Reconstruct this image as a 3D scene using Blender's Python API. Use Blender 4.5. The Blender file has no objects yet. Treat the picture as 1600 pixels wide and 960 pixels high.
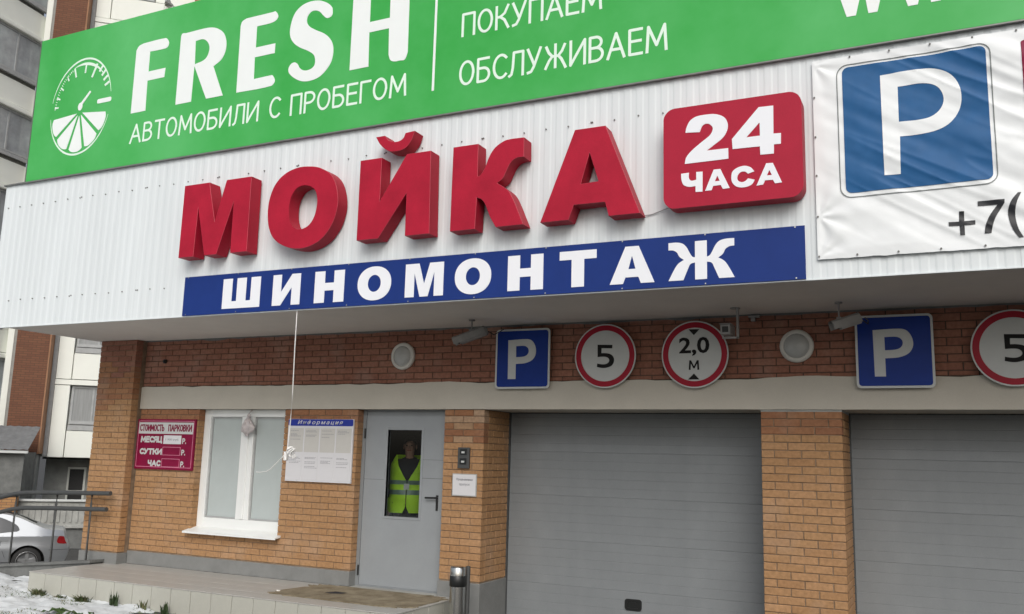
import bpy, bmesh, math, random
from mathutils import Vector, Matrix, noise
random.seed(7)
SC = bpy.context.scene
COL = SC.collection
R_ = math.radians

# ------------------------------------------------------------ camera
H = 1.87                      # camera height; metres, z = 0 is the paving in front of the steps
CAMR = [[0.90033658, 0.43439628, 0.02634225], [-0.04844650, 0.16019673, -0.98589550], [-0.43248928, 0.88636160, 0.16527596]]
cd = bpy.data.cameras.new("camera"); cam = bpy.data.objects.new("camera", cd); COL.objects.link(cam)
cd.sensor_width = 36; cd.lens = 36 * 1403.18 / 1600; cd.clip_end = 1000; cd.clip_start = .05
m = Matrix((CAMR[0], [-v for v in CAMR[1]], [-v for v in CAMR[2]])).transposed().to_4x4()
m.translation = (0, -9.3, H)
cam.matrix_world = m
SC.camera = cam

# ------------------------------------------------------------ sky, sun, exposure
SUN_EL, SUN_AZ = 38, 152      # azimuth in degrees, clockwise from +Y (the wall faces -Y)
w = bpy.data.worlds.new("World"); SC.world = w; w.use_nodes = True
nt = w.node_tree; nt.nodes.clear()
out = nt.nodes.new('ShaderNodeOutputWorld'); bg = nt.nodes.new('ShaderNodeBackground')
sky = nt.nodes.new('ShaderNodeTexSky'); sky.sky_type = 'NISHITA'; sky.sun_disc = False
sky.sun_elevation = R_(SUN_EL); sky.sun_rotation = R_(SUN_AZ); sky.air_density = 1.0; sky.dust_density = 4.0; sky.ozone_density = 1.0
hs = nt.nodes.new('ShaderNodeHueSaturation'); hs.inputs['Saturation'].default_value = .5
nt.links.new(sky.outputs[0], hs.inputs['Color']); nt.links.new(hs.outputs[0], bg.inputs[0]); nt.links.new(bg.outputs[0], out.inputs[0])
bg.inputs[1].default_value = .13
sl = bpy.data.lights.new("sun", 'SUN'); sl.energy = 1.2; sl.angle = R_(38); sl.color = (1, .985, .96)
so = bpy.data.objects.new("sun", sl); COL.objects.link(so)
az, el = R_(SUN_AZ), R_(SUN_EL)
dirv = Vector((math.sin(az) * math.cos(el), math.cos(az) * math.cos(el), math.sin(el)))
so.rotation_euler = dirv.to_track_quat('Z', 'Y').to_euler()
SC.view_settings.view_transform = 'Standard'; SC.view_settings.look = 'None'; SC.view_settings.gamma = 1
SC.view_settings.exposure = 0.0

# ------------------------------------------------------------ materials
M = {}
def mat(name, col, rough=.6, var=.12, scale=6, bump=0, bscale=40, metal=0, col2=None, spec=None, coords='Object', stretch=None, fine=0):
    m = bpy.data.materials.new(name); m.use_nodes = True; n = m.node_tree; b = n.nodes['Principled BSDF']
    b.inputs['Roughness'].default_value = rough; b.inputs['Metallic'].default_value = metal
    if spec is not None: b.inputs['Specular IOR Level'].default_value = spec
    tc = n.nodes.new('ShaderNodeTexCoord'); src = tc.outputs[coords]
    if stretch:
        mp = n.nodes.new('ShaderNodeMapping'); mp.inputs['Scale'].default_value = stretch
        n.links.new(src, mp.inputs[0]); src = mp.outputs[0]
    nz = n.nodes.new('ShaderNodeTexNoise'); nz.inputs['Scale'].default_value = scale; nz.inputs['Detail'].default_value = 6
    nz.inputs['Roughness'].default_value = .62
    n.links.new(src, nz.inputs['Vector'])
    rp = n.nodes.new('ShaderNodeValToRGB'); rp.color_ramp.elements[0].position = .3; rp.color_ramp.elements[1].position = .7
    c2 = col2 or tuple(min(1, c * (1 + var)) for c in col); c1 = col if col2 else tuple(c * (1 - var) for c in col)
    rp.color_ramp.elements[0].color = (*c1, 1); rp.color_ramp.elements[1].color = (*c2, 1)
    n.links.new(nz.outputs['Fac'], rp.inputs[0]); colout = rp.outputs[0]
    if fine:
        nf = n.nodes.new('ShaderNodeTexNoise'); nf.inputs['Scale'].default_value = 90; nf.inputs['Detail'].default_value = 3
        n.links.new(tc.outputs['Object'], nf.inputs['Vector'])
        mr = n.nodes.new('ShaderNodeMapRange'); mr.inputs['From Min'].default_value = .3; mr.inputs['From Max'].default_value = .7
        mr.inputs['To Min'].default_value = 1 - fine; mr.inputs['To Max'].default_value = 1 + fine
        n.links.new(nf.outputs['Fac'], mr.inputs['Value'])
        mx = n.nodes.new('ShaderNodeVectorMath'); mx.operation = 'SCALE'
        n.links.new(colout, mx.inputs[0]); n.links.new(mr.outputs[0], mx.inputs['Scale']); colout = mx.outputs[0]
    n.links.new(colout, b.inputs['Base Color'])
    if bump:
        nb = n.nodes.new('ShaderNodeTexNoise'); nb.inputs['Scale'].default_value = bscale; nb.inputs['Detail'].default_value = 5
        bp = n.nodes.new('ShaderNodeBump'); bp.inputs['Strength'].default_value = bump; bp.inputs['Distance'].default_value = .01
        n.links.new(src, nb.inputs['Vector']); n.links.new(nb.outputs['Fac'], bp.inputs['Height']); n.links.new(bp.outputs[0], b.inputs['Normal'])
    M[name] = m
    return m

def brick_mat(name, cols, chalk=0.0):
    m = bpy.data.materials.new(name); m.use_nodes = True; n = m.node_tree; b = n.nodes['Principled BSDF']
    b.inputs['Roughness'].default_value = .85; b.inputs['Specular IOR Level'].default_value = .25
    oi = n.nodes.new('ShaderNodeObjectInfo'); ge = n.nodes.new('ShaderNodeNewGeometry')
    ad = n.nodes.new('ShaderNodeMath'); ad.operation = 'ADD'; fr = n.nodes.new('ShaderNodeMath'); fr.operation = 'FRACT'
    n.links.new(oi.outputs['Random'], ad.inputs[0]); n.links.new(ge.outputs['Random Per Island'], ad.inputs[1]); n.links.new(ad.outputs[0], fr.inputs[0])
    rp = n.nodes.new('ShaderNodeValToRGB'); cr = rp.color_ramp
    while len(cr.elements) < len(cols): cr.elements.new(.5)
    for i, c in enumerate(cols):
        cr.elements[i].position = i / (len(cols) - 1); cr.elements[i].color = (*c, 1)
    n.links.new(fr.outputs[0], rp.inputs[0])
    gp = n.nodes.new('ShaderNodeNewGeometry')
    nz = n.nodes.new('ShaderNodeTexNoise'); nz.inputs['Scale'].default_value = 28; nz.inputs['Detail'].default_value = 6
    n.links.new(gp.outputs['Position'], nz.inputs['Vector'])
    mr = n.nodes.new('ShaderNodeMapRange'); mr.inputs['From Min'].default_value = .3; mr.inputs['From Max'].default_value = .7
    mr.inputs['To Min'].default_value = .82; mr.inputs['To Max'].default_value = 1.15
    n.links.new(nz.outputs['Fac'], mr.inputs['Value'])
    sc = n.nodes.new('ShaderNodeVectorMath'); sc.operation = 'SCALE'; n.links.new(rp.outputs[0], sc.inputs[0]); n.links.new(mr.outputs[0], sc.inputs['Scale'])
    # broad weathering: faint grey bloom in patches
    n2 = n.nodes.new('ShaderNodeTexNoise'); n2.inputs['Scale'].default_value = 2.2; n2.inputs['Detail'].default_value = 5
    n.links.new(gp.outputs['Position'], n2.inputs['Vector'])
    r2 = n.nodes.new('ShaderNodeMapRange'); r2.inputs['From Min'].default_value = .52; r2.inputs['From Max'].default_value = .8
    r2.inputs['To Max'].default_value = .28 + chalk
    n.links.new(n2.outputs['Fac'], r2.inputs['Value'])
    mx = n.nodes.new('ShaderNodeMix'); mx.data_type = 'RGBA'; mx.inputs['B'].default_value = (.42, .36, .31, 1)
    n.links.new(r2.outputs[0], mx.inputs['Factor']); n.links.new(sc.outputs[0], mx.inputs['A']); n.links.new(mx.outputs['Result'], b.inputs['Base Color'])
    bp = n.nodes.new('ShaderNodeBump'); bp.inputs['Strength'].default_value = .5; bp.inputs['Distance'].default_value = .004
    nb = n.nodes.new('ShaderNodeTexNoise'); nb.inputs['Scale'].default_value = 70; n.links.new(gp.outputs['Position'], nb.inputs['Vector'])
    n.links.new(nb.outputs['Fac'], bp.inputs['Height']); n.links.new(bp.outputs[0], b.inputs['Normal'])
    M[name] = m

brick_mat('brick', [(.355, .20, .096), (.385, .225, .112), (.365, .208, .101), (.41, .238, .122), (.38, .218, .108), (.35, .195, .094)])
brick_mat('brick_half_shaded', [(.30, .145, .075), (.34, .175, .09), (.27, .125, .068), (.32, .155, .08)])  # halfway tone for the top pillar courses: shade mixed into the brick colour
brick_mat('brick_shaded', [(.255, .112, .076), (.285, .13, .088), (.235, .102, .07), (.30, .14, .095), (.265, .12, .082)])  # canopy shade put into the colour: redder, darker brick for the upper courses
brick_mat('brick_chalky', [(.40, .26, .16), (.44, .30, .20), (.37, .23, .13)], .15)
mat('mortar', (.23, .165, .11), .95, .25, 9, .4, 60)
mat('lintel', (.50, .47, .405), .8, .05, 2.2, .15, 30, fine=.03)
mat('soffit', (.68, .645, .60), .75, .05, 1.5, .05, 20)
mat('plinth', (.20, .205, .20), .75, .12, 5, .3, 50)
mat('sheet', (.70, .745, .76), .45, .045, 2.6, .03, 8, stretch=(1.6, 1.6, .14), spec=.3)
mat('flashing', (.16, .165, .16), .5)
mat('screw', (.15, .15, .145), .6)
mat('green', (.030, .36, .052), .35, .0, .42, 0, col2=(.115, .50, .16), spec=.2)
mat('green2', (.095, .46, .115), .3, .1, .9)
mat('white_vinyl', (.86, .90, .89), .4, .02, 3)
mat('pale_green', (.76, .92, .80), .4, .02, 3)
mat('letter_red', (.40, .012, .035), .45, .14, 3.2, .02, 90, fine=.05, spec=.2)
mat('letter_edge', (.52, .07, .10), .4)
mat('letter_side', (.36, .010, .030), .5, .06, 5, spec=.2)
mat('box_red', (.40, .016, .042), .42, .06, 4, fine=.04, spec=.2)
mat('white_letter', (.84, .86, .90), .4, .01, 3)
mat('strip_blue', (.012, .036, .19), .45, .06, 3, spec=.2)
mat('banner', (.80, .83, .84), .5, .02, 2, .05, 60)
mat('banner_blue', (.018, .105, .27), .5, .08, 5, spec=.25)
mat('banner_ink', (.012, .014, .018), .5, .2, 9)
mat('banner_line', (.16, .18, .18), .5)
mat('sign_white', (.55, .57, .56), .4, .04, 6, spec=.3)
mat('sign_blue', (.007, .034, .235), .4, .08, 5, spec=.2)
mat('sign_red', (.34, .010, .028), .4, .08, 6, spec=.2)
mat('sign_ink', (.010, .010, .010), .6, spec=.2)
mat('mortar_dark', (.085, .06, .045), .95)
mat('alu', (.22, .22, .215), .5, .1, 8, metal=.3)
mat('door_grey', (.275, .295, .31), .5, .06, 2.5, .05, 30, fine=.02)
mat('garage_grey', (.225, .242, .252), .55, .13, 1.1, .08, 120, fine=.035, stretch=(1, 1, .6))
mat('rubber', (.02, .02, .02), .7)
mat('black_plastic', (.012, .013, .013), .4)
mat('upvc', (.78, .80, .79), .3, .02, 4)
mat('frosted', (.46, .51, .505), .09, .07, 1.4, spec=.6)
mat('tile', (.44, .44, .39), .35, .08, 1.7, .1, 25, fine=.03)
mat('tile_top', (.40, .395, .37), .38, .08, 1.9, .1, 25, fine=.03)
mat('concrete', (.15, .155, .15), .9, .25, 4, .4, 40)
mat('concrete_light', (.34, .345, .325), .9, .2, 3, .3, 25)
mat('mat_brown', (.13, .098, .055), .95, col2=(.30, .26, .18), scale=4, bump=.8, bscale=60)
mat('steel', (.62, .62, .60), .22, .06, 3, .05, 12, metal=1, stretch=(6, 6, .6))
mat('pipe_grey', (.075, .078, .078), .5, .1, 8, metal=.2)
mat('cable_white', (.80, .80, .78), .5)
mat('cam_dark', (.22, .215, .21), .5, .15, 10)
mat('cam_grey', (.30, .295, .29), .5, .1, 10)
mat('lamp_glass', (.42, .43, .42), .25, .12, 7)
mat('lamp_ring', (.58, .57, .53), .4, .06, 8)
mat('price_red', (.21, .006, .042), .45, .12, 6, spec=.2)
mat('price_pink', (.60, .20, .30), .4)
mat('paper', (.66, .66, .68), .6, .02, 7)
mat('paper_warm', (.56, .55, .52), .6, .03, 7)
mat('text_grey', (.30, .30, .33), .7)
mat('info_blue', (.012, .03, .30), .4)
mat('bag', (.50, .46, .46), .35, .2, 14, .4, 30)
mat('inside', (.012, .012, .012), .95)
mat('vest', (.50, .86, .03), .6, .10, 7, .3, 18)
mat('vest_band', (.16, .24, .20), .3, .1, 9)
mat('jacket', (.018, .018, .022), .85)
mat('skin', (.42, .24, .17), .6, .08, 20)
mat('hair', (.02, .015, .012), .8)
mat('panel_white', (.80, .82, .76), .7, .04, .7, .1, 10)
mat('panel_joint', (.30, .30, .28), .8)
mat('pier_side', (.34, .18, .10), .85, .1, 3)
mat('win_grey', (.36, .37, .37), .6)
mat('win_glass', (.33, .355, .37), .15, .3, 1.4, spec=.8)
mat('win_curtain', (.26, .27, .27), .35, .15, 2.2, stretch=(8, 8, .5))
mat('dark_room', (.022, .022, .022), .6)
mat('slate', (.16, .165, .17), .8, .2, 5, .3, 20)
mat('car_paint', (.40, .42, .44), .28, .02, 3, metal=.55, spec=.6)
mat('car_glass', (.035, .04, .045), .05, .1, 3, spec=.9)
mat('tyre', (.02, .02, .02), .8)
mat('rim', (.45, .46, .47), .3, .05, 3, metal=.8)
mat('taillight', (.26, .012, .015), .2, .2, 12)
mat('asphalt', (.06, .06, .058), .9, .3, 1.6, .5, 60, fine=.15)
mat('snow', (.62, .65, .66), .75, .05, 6, .5, 30)
mat('leaf', (.05, .10, .022), .6, .45, 3)
mat('leaf_dark', (.045, .075, .028), .6, .4, 3)
mat('litter', (.75, .74, .70), .6)

def island_leaf(name, cols):
    m = bpy.data.materials.new(name); m.use_nodes = True; n = m.node_tree; b = n.nodes['Principled BSDF']; b.inputs['Roughness'].default_value = .6
    ge = n.nodes.new('ShaderNodeNewGeometry'); rp = n.nodes.new('ShaderNodeValToRGB'); cr = rp.color_ramp
    while len(cr.elements) < len(cols): cr.elements.new(.5)
    for i, c in enumerate(cols): cr.elements[i].position = i / (len(cols) - 1); cr.elements[i].color = (*c, 1)
    n.links.new(ge.outputs['Random Per Island'], rp.inputs[0]); n.links.new(rp.outputs[0], b.inputs['Base Color']); M[name] = m
island_leaf('grass', [(.03, .065, .012), (.07, .13, .025), (.20, .17, .085), (.045, .09, .02), (.15, .125, .06)])
island_leaf('weed', [(.045, .075, .02), (.10, .13, .05), (.20, .17, .09)])

# far brick: too small to pick apart
def brick_tex(name, c1, c2, mo):
    m = bpy.data.materials.new(name); m.use_nodes = True; n = m.node_tree; b = n.nodes['Principled BSDF']; b.inputs['Roughness'].default_value = .85
    tc = n.nodes.new('ShaderNodeTexCoord'); sx = n.nodes.new('ShaderNodeSeparateXYZ'); cb = n.nodes.new('ShaderNodeCombineXYZ')
    a = n.nodes.new('ShaderNodeMath'); a.operation = 'ADD'
    n.links.new(tc.outputs['Object'], sx.inputs[0]); n.links.new(sx.outputs[0], a.inputs[0]); n.links.new(sx.outputs[1], a.inputs[1])
    n.links.new(a.outputs[0], cb.inputs[0]); n.links.new(sx.outputs[2], cb.inputs[1])
    bt = n.nodes.new('ShaderNodeTexBrick'); bt.inputs['Scale'].default_value = 1; bt.inputs['Brick Width'].default_value = .26; bt.inputs['Row Height'].default_value = .078
    bt.inputs['Mortar Size'].default_value = .008; bt.inputs['Color1'].default_value = (*c1, 1); bt.inputs['Color2'].default_value = (*c2, 1); bt.inputs['Mortar'].default_value = (*mo, 1)
    n.links.new(cb.outputs[0], bt.inputs['Vector']); n.links.new(bt.outputs[0], b.inputs['Base Color']); M[name] = m
brick_tex('far_brick', (.145, .060, .034), (.18, .078, .042), (.10, .05, .03))
brick_tex('near_brick', (.36, .18, .075), (.44, .24, .10), (.16, .11, .07))

def glass(name, tint=(.75, .78, .78), refl=.13):
    m = bpy.data.materials.new(name); m.use_nodes = True; n = m.node_tree; n.nodes.clear()
    o = n.nodes.new('ShaderNodeOutputMaterial'); mx = n.nodes.new('ShaderNodeMixShader'); tr = n.nodes.new('ShaderNodeBsdfTransparent'); gl = n.nodes.new('ShaderNodeBsdfGlossy')
    tr.inputs[0].default_value = (*tint, 1); gl.inputs['Roughness'].default_value = .04; mx.inputs[0].default_value = refl
    n.links.new(tr.outputs[0], mx.inputs[1]); n.links.new(gl.outputs[0], mx.inputs[2]); n.links.new(mx.outputs[0], o.inputs[0]); M[name] = m
glass('door_glass', (.80, .82, .82), .05)

# ------------------------------------------------------------ object helpers
ORG = {}
def tag(o, label=None, cat=None, group=None, kind=None):
    if label: o['label'] = label
    if cat: o['category'] = cat
    if group: o['group'] = group
    if kind: o['kind'] = kind
    return o
def thing(name, label, cat, loc=(0, 0, 0), rz=0, group=None):
    o = bpy.data.objects.new(name, None); COL.objects.link(o); o.location = loc; o.rotation_euler = (0, 0, rz); o.empty_display_size = .1
    ORG[o.name] = Vector(loc) if not rz else None
    return tag(o, label, cat, group)
def link(o, parent=None, gloc=(0, 0, 0)):
    """gloc: world place of the object's own origin (parents unrotated), or parent-local place if the parent is rotated"""
    COL.objects.link(o); g = Vector(gloc)
    if parent is not None:
        o.parent = parent; po = ORG.get(parent.name)
        if po is None: o.location = g; ORG[o.name] = None; return o
        o.location = g - po
    else: o.location = g
    ORG[o.name] = g
    return o
class MB:
    def __init__(s): s.v = []; s.f = []; s.mi = []; s.sm = []
    def add(s, vs, fs, mi=0, smooth=False):
        k = len(s.v); s.v += [tuple(v) for v in vs]; s.f += [tuple(i + k for i in f) for f in fs]; s.mi += [mi] * len(fs); s.sm += [smooth] * len(fs); return s
    def box(s, x0, x1, y0, y1, z0, z1, mi=0, bev=0):
        if bev <= 0:
            return s.add([(x, y, z) for z in (z0, z1) for y in (y0, y1) for x in (x0, x1)],
                         [(0, 2, 3, 1), (4, 5, 7, 6), (0, 1, 5, 4), (2, 6, 7, 3), (0, 4, 6, 2), (1, 3, 7, 5)], mi)
        bm = bmesh.new(); bmesh.ops.create_cube(bm, size=1)
        for v in bm.verts: v.co = Vector(((x0 + x1) / 2 + v.co.x * (x1 - x0), (y0 + y1) / 2 + v.co.y * (y1 - y0), (z0 + z1) / 2 + v.co.z * (z1 - z0)))
        bmesh.ops.bevel(bm, geom=bm.edges[:], offset=bev, segments=2, profile=.5, affect='EDGES')
        return s.bm(bm, mi)
    def bm(s, bm, mi=0, smooth=False, mtx=None):
        bm.verts.ensure_lookup_table(); bm.verts.index_update()
        s.add([(mtx @ v.co if mtx else v.co) for v in bm.verts], [[v.index for v in f.verts] for f in bm.faces], mi, smooth); bm.free(); return s
    def cyl(s, a, b, r, n=16, mi=0, r2=None, caps=True, smooth=True):
        a, b = Vector(a), Vector(b); d = (b - a).normalized(); q = d.to_track_quat('Z', 'Y'); r2 = r if r2 is None else r2
        vs = [a + q @ Vector((r * math.cos(t), r * math.sin(t), 0)) for t in [2 * math.pi * i / n for i in range(n)]]
        vs += [b + q @ Vector((r2 * math.cos(t), r2 * math.sin(t), 0)) for t in [2 * math.pi * i / n for i in range(n)]]
        s.add(vs, [(i, (i + 1) % n, n + (i + 1) % n, n + i) for i in range(n)], mi, smooth)
        if caps: s.add(vs, [tuple(range(n))[::-1], tuple(range(n, 2 * n))], mi)
        return s
    def tube(s, pts, r, n=10, mi=0):
        pts = [Vector(p) for p in pts]; vs = []; k = len(pts)
        for i, p in enumerate(pts):
            d = (pts[min(i + 1, k - 1)] - pts[max(i - 1, 0)]).normalized(); q = d.to_track_quat('Z', 'Y')
            rr = r[i] if isinstance(r, (list, tuple)) else r
            vs += [p + q @ Vector((rr * math.cos(2 * math.pi * j / n), rr * math.sin(2 * math.pi * j / n), 0)) for j in range(n)]
        fs = [(i * n + j, i * n + (j + 1) % n, (i + 1) * n + (j + 1) % n, (i + 1) * n + j) for i in range(k - 1) for j in range(n)]
        s.add(vs, fs, mi, True); s.add(vs, [tuple(range(n))[::-1], tuple(range((k - 1) * n, k * n))], mi); return s
    def lathe(s, prof, n=32, mi=0, o=(0, 0, 0), axis='Z'):
        vs = []
        for r, h in prof:
            for j in range(n):
                t = 2 * math.pi * j / n
                p = (r * math.cos(t), r * math.sin(t), h) if axis == 'Z' else (r * math.cos(t), -h, r * math.sin(t))
                vs.append((p[0] + o[0], p[1] + o[1], p[2] + o[2]))
        k = len(prof)
        fs = [(i * n + j, i * n + (j + 1) % n, (i + 1) * n + (j + 1) % n, (i + 1) * n + j) for i in range(k - 1) for j in range(n)]
        if axis != 'Z': pass
        s.add(vs, fs, mi, True); return s
    def build(s, name, mats, parent=None, origin=None, local=False):
        if not isinstance(mats, (list, tuple)): mats = [mats]
        xs = [v[0] for v in s.v]; ys = [v[1] for v in s.v]; zs = [v[2] for v in s.v]
        if origin is None: origin = ((min(xs) + max(xs)) / 2, (min(ys) + max(ys)) / 2, min(zs))
        ox, oy, oz = origin
        me = bpy.data.meshes.new(name); me.from_pydata([(x - ox, y - oy, z - oz) for x, y, z in s.v], [], s.f)
        for mm in mats: me.materials.append(M[mm] if isinstance(mm, str) else mm)
        me.polygons.foreach_set('material_index', s.mi); me.polygons.foreach_set('use_smooth', s.sm)
        bm = bmesh.new(); bm.from_mesh(me); bmesh.ops.recalc_face_normals(bm, faces=bm.faces); bm.to_mesh(me); bm.free()
        me.update(); o = bpy.data.objects.new(name, me); return link(o, parent, origin)
def auto_smooth(o, ang=35):
    bm = bmesh.new(); bm.from_mesh(o.data)
    for f in bm.faces: f.smooth = True
    for e in bm.edges:
        if len(e.link_faces) == 2 and e.calc_face_angle(0) > R_(ang): e.smooth = False
    bm.to_mesh(o.data); bm.free(); return o

def smooth_loop(lp, k=5):
    """corner points stay, points flagged with a third value are passed through on a curve"""
    n = len(lp); out = []
    T = []
    for i, p in enumerate(lp):
        a, b = lp[i - 1], lp[(i + 1) % n]
        T.append(((b[0] - a[0]) / 2, (b[1] - a[1]) / 2) if len(p) > 2 and p[2] else None)
    for i, p in enumerate(lp):
        j = (i + 1) % n; q = lp[j]; out.append((p[0], p[1]))
        if T[i] is None and T[j] is None: continue
        d = (q[0] - p[0], q[1] - p[1]); L = math.hypot(*d) or 1e-6
        def tan(t):
            if t is None: return d
            l = math.hypot(*t) or 1e-6; return (t[0] / l * L, t[1] / l * L)
        t0, t1 = tan(T[i]), tan(T[j])
        for s in range(1, k):
            u = s / k; h = (2 * u ** 3 - 3 * u ** 2 + 1, u ** 3 - 2 * u ** 2 + u, -2 * u ** 3 + 3 * u ** 2, u ** 3 - u ** 2)
            out.append(tuple(h[0] * p[c] + h[1] * t0[c] + h[2] * q[c] + h[3] * t1[c] for c in (0, 1)))
    return out
def fill2d(loops, depth=.004, bevel=0):
    """solid mesh (x, z outline; front at y = 0, back at y = depth) of a shape with holes"""
    cu = bpy.data.curves.new('tmp', 'CURVE'); cu.dimensions = '2D'; cu.fill_mode = 'BOTH'; cu.extrude = depth / 2; cu.bevel_depth = bevel
    for lp in loops:
        sp = cu.splines.new('POLY'); sp.points.add(len(lp) - 1)
        for i, p in enumerate(lp): sp.points[i].co = (p[0], p[1], 0, 1)
        sp.use_cyclic_u = True
    o = bpy.data.objects.new('tmp', cu); COL.objects.link(o)
    me = bpy.data.meshes.new_from_object(o.evaluated_get(bpy.context.evaluated_depsgraph_get()))
    vs = [(v.co.x, depth / 2 - v.co.z, v.co.y) for v in me.vertices]; fs = [tuple(p.vertices) for p in me.polygons]
    bpy.data.objects.remove(o); bpy.data.curves.remove(cu); bpy.data.meshes.remove(me)
    return vs, fs
def text2d(body, x0, x1, z0, z1, weight=0, depth=.003, shear=0, spacing=1):
    cu = bpy.data.curves.new('tmp', 'FONT'); cu.body = body; cu.offset = weight; cu.extrude = depth / 2; cu.shear = shear; cu.space_character = spacing; cu.resolution_u = 3
    o = bpy.data.objects.new('tmp', cu); COL.objects.link(o)
    me = bpy.data.meshes.new_from_object(o.evaluated_get(bpy.context.evaluated_depsgraph_get()))
    xs = [v.co.x for v in me.vertices]; ys = [v.co.y for v in me.vertices]; a, b, c, d = min(xs), max(xs), min(ys), max(ys)
    sx = (x1 - x0) / (b - a); sz = (z1 - z0) / (d - c)
    vs = [(x0 + (v.co.x - a) * sx, depth / 2 - v.co.z, z0 + (v.co.y - c) * sz) for v in me.vertices]; fs = [tuple(p.vertices) for p in me.polygons]
    bpy.data.objects.remove(o); bpy.data.curves.remove(cu); bpy.data.meshes.remove(me)
    return vs, fs
def rrect(x0, x1, z0, z1, r, k=6):
    pts = []
    for cx, cz, a0 in ((x1 - r, z1 - r, 0), (x0 + r, z1 - r, 90), (x0 + r, z0 + r, 180), (x1 - r, z0 + r, 270)):
        for i in range(k + 1): t = R_(a0 + 90 * i / k); pts.append((cx + r * math.cos(t), cz + r * math.sin(t)))
    return pts
def ell(cx, cz, rx, rz, n=48, a0=0, a1=360):
    full = abs(a1 - a0) >= 360; k = n if full else n + 1
    return [(cx + rx * math.cos(R_(a0 + (a1 - a0) * i / n)), cz + rz * math.sin(R_(a0 + (a1 - a0) * i / n))) for i in range(k)]
def flat(name, loops, y, depth, mt, parent, mb=None):
    vs, fs = fill2d(loops, depth); b = mb or MB(); b.add([(x, yy + y, z) for x, yy, z in vs], fs)
    return b if mb else b.build(name, mt, parent)
def text(name, body, x0, x1, z0, z1, y, mt, parent, weight=0, depth=.003, **k):
    vs, fs = text2d(body, x0, x1, z0, z1, weight, depth, **k); b = MB(); b.add([(x, yy + y, z) for x, yy, z in vs], fs)
    return b.build(name, mt, parent)

# stroke lettering for painted and cut-vinyl words: letter = (width, strokes), unit height
def _arc(cx, cz, rx, rz, a0, a1, n=12): return [(cx + rx * math.cos(R_(a0 + (a1 - a0) * i / n)), cz + rz * math.sin(R_(a0 + (a1 - a0) * i / n))) for i in range(n + 1)]
SF = {
 'А': (.60, [[(0, 0), (.30, 1), (.60, 0)], [(.11, .34), (.49, .34)]]), 'Б': (.48, [[(.44, 1), (0, 1), (0, 0), (.24, 0)] + _arc(.24, .29, .24, .29, -90, 90) + [(0, .58)]]),
 'В': (.48, [[(0, 0), (0, 1), (.22, 1)] + _arc(.22, .775, .21, .225, 90, -90) + [(0, .55)], [(.22, .55)] + _arc(.22, .275, .26, .275, 90, -90) + [(0, 0)]]),
 'Г': (.42, [[(0, 0), (0, 1), (.42, 1)]]), 'Е': (.43, [[(.43, 0), (0, 0), (0, 1), (.43, 1)], [(0, .53), (.39, .53)]]),
 'Ж': (.80, [[(.40, 0), (.40, 1)], [(0, 0), (.16, .36), (.28, .52), (.52, .52), (.64, .36), (.80, 0)], [(.02, 1), (.14, .70), (.28, .52)], [(.78, 1), (.66, .70), (.52, .52)]]),
 'И': (.54, [[(0, 1), (0, 0), (.54, 1), (.54, 0)]]), 'К': (.50, [[(0, 0), (0, 1)], [(.48, 1), (.34, .66), (.16, .52), (0, .52)], [(.16, .52), (.34, .36), (.50, 0)]]),
 'Л': (.54, [[(0, 0), (.08, .06), (.13, .35), (.16, 1), (.54, 1), (.54, 0)]]), 'М': (.68, [[(0, 0), (.05, 1), (.34, .22), (.63, 1), (.68, 0)]]),
 'О': (.56, [_arc(.28, .5, .28, .5, 0, 360, 28)]), 'П': (.50, [[(0, 0), (0, 1), (.50, 1), (.50, 0)]]),
 'Р': (.46, [[(0, 0), (0, 1), (.20, 1)] + _arc(.20, .73, .26, .27, 90, -90) + [(0, .46)]]), 'С': (.46, [_arc(.30, .5, .30, .5, 48, 312, 20)]),
 'Т': (.50, [[(0, 1), (.50, 1)], [(.25, 1), (.25, 0)]]), 'У': (.50, [[(0, 1), (.25, .34)], [(.50, 1), (.24, .22), (.14, .03), (.02, 0)]]),
 'Ь': (.46, [[(0, 1), (0, 0), (.22, 0)] + _arc(.22, .28, .24, .28, -90, 90) + [(0, .56)]]), 'Я': (.48, [[(.48, 0), (.48, 1), (.26, 1)] + _arc(.26, .74, .26, .26, 90, 270) + [(.48, .48)], [(.26, .48), (0, 0)]]),
 'Ц': (.58, [[(0, 1), (0, 0), (.58, 0), (.58, -.16)], [(.48, 1), (.48, 0)]]), 'Ч': (.46, [[(0, 1), (0, .66)] + _arc(.20, .66, .20, .20, 180, 270) + [(.46, .46)], [(.46, 1), (.46, 0)]]),
 '.': (.06, [[(.03, .0), (.03, .05)]]),
}
def strokes(name, word, x0, x1, z0, z1, y, mt, parent, wd, gap=.20):
    tot = sum(SF[c][0] for c in word) + gap * (len(word) - 1); h = wd / 2
    sx = (x1 - x0 - wd) / tot; sz = z1 - z0 - wd; b = MB(); cur = 0; k = 0
    for c in word:
        w_, st_ = SF[c]; k = 0
        for pl in st_:
            P = [Vector((x0 + h + (cur + p[0]) * sx, 0, z0 + h + p[1] * sz)) for p in pl]
            for i in range(len(P) - 1):
                d = (P[i + 1] - P[i]).normalized(); n_ = Vector((-d.z, 0, d.x)) * h; k += 1; yy = Vector((0, y - .00004 * k, 0))
                a_, e_ = P[i] - (d * h if i == 0 and c not in 'Ж' else Vector()), P[i + 1] + (d * h if i == len(P) - 2 else Vector())
                b.add([a_ + n_ + yy, a_ - n_ + yy, e_ - n_ + yy, e_ + n_ + yy], [(0, 1, 2, 3)])
                if i:
                    k += 1; yy = Vector((0, y - .00004 * k, 0)); b.add([P[i] + yy + Vector((h * math.cos(R_(a)), 0, h * math.sin(R_(a)))) for a in range(0, 360, 36)], [tuple(range(10))])
        cur += w_ + gap
    return b.build(name, mt, parent)
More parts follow.
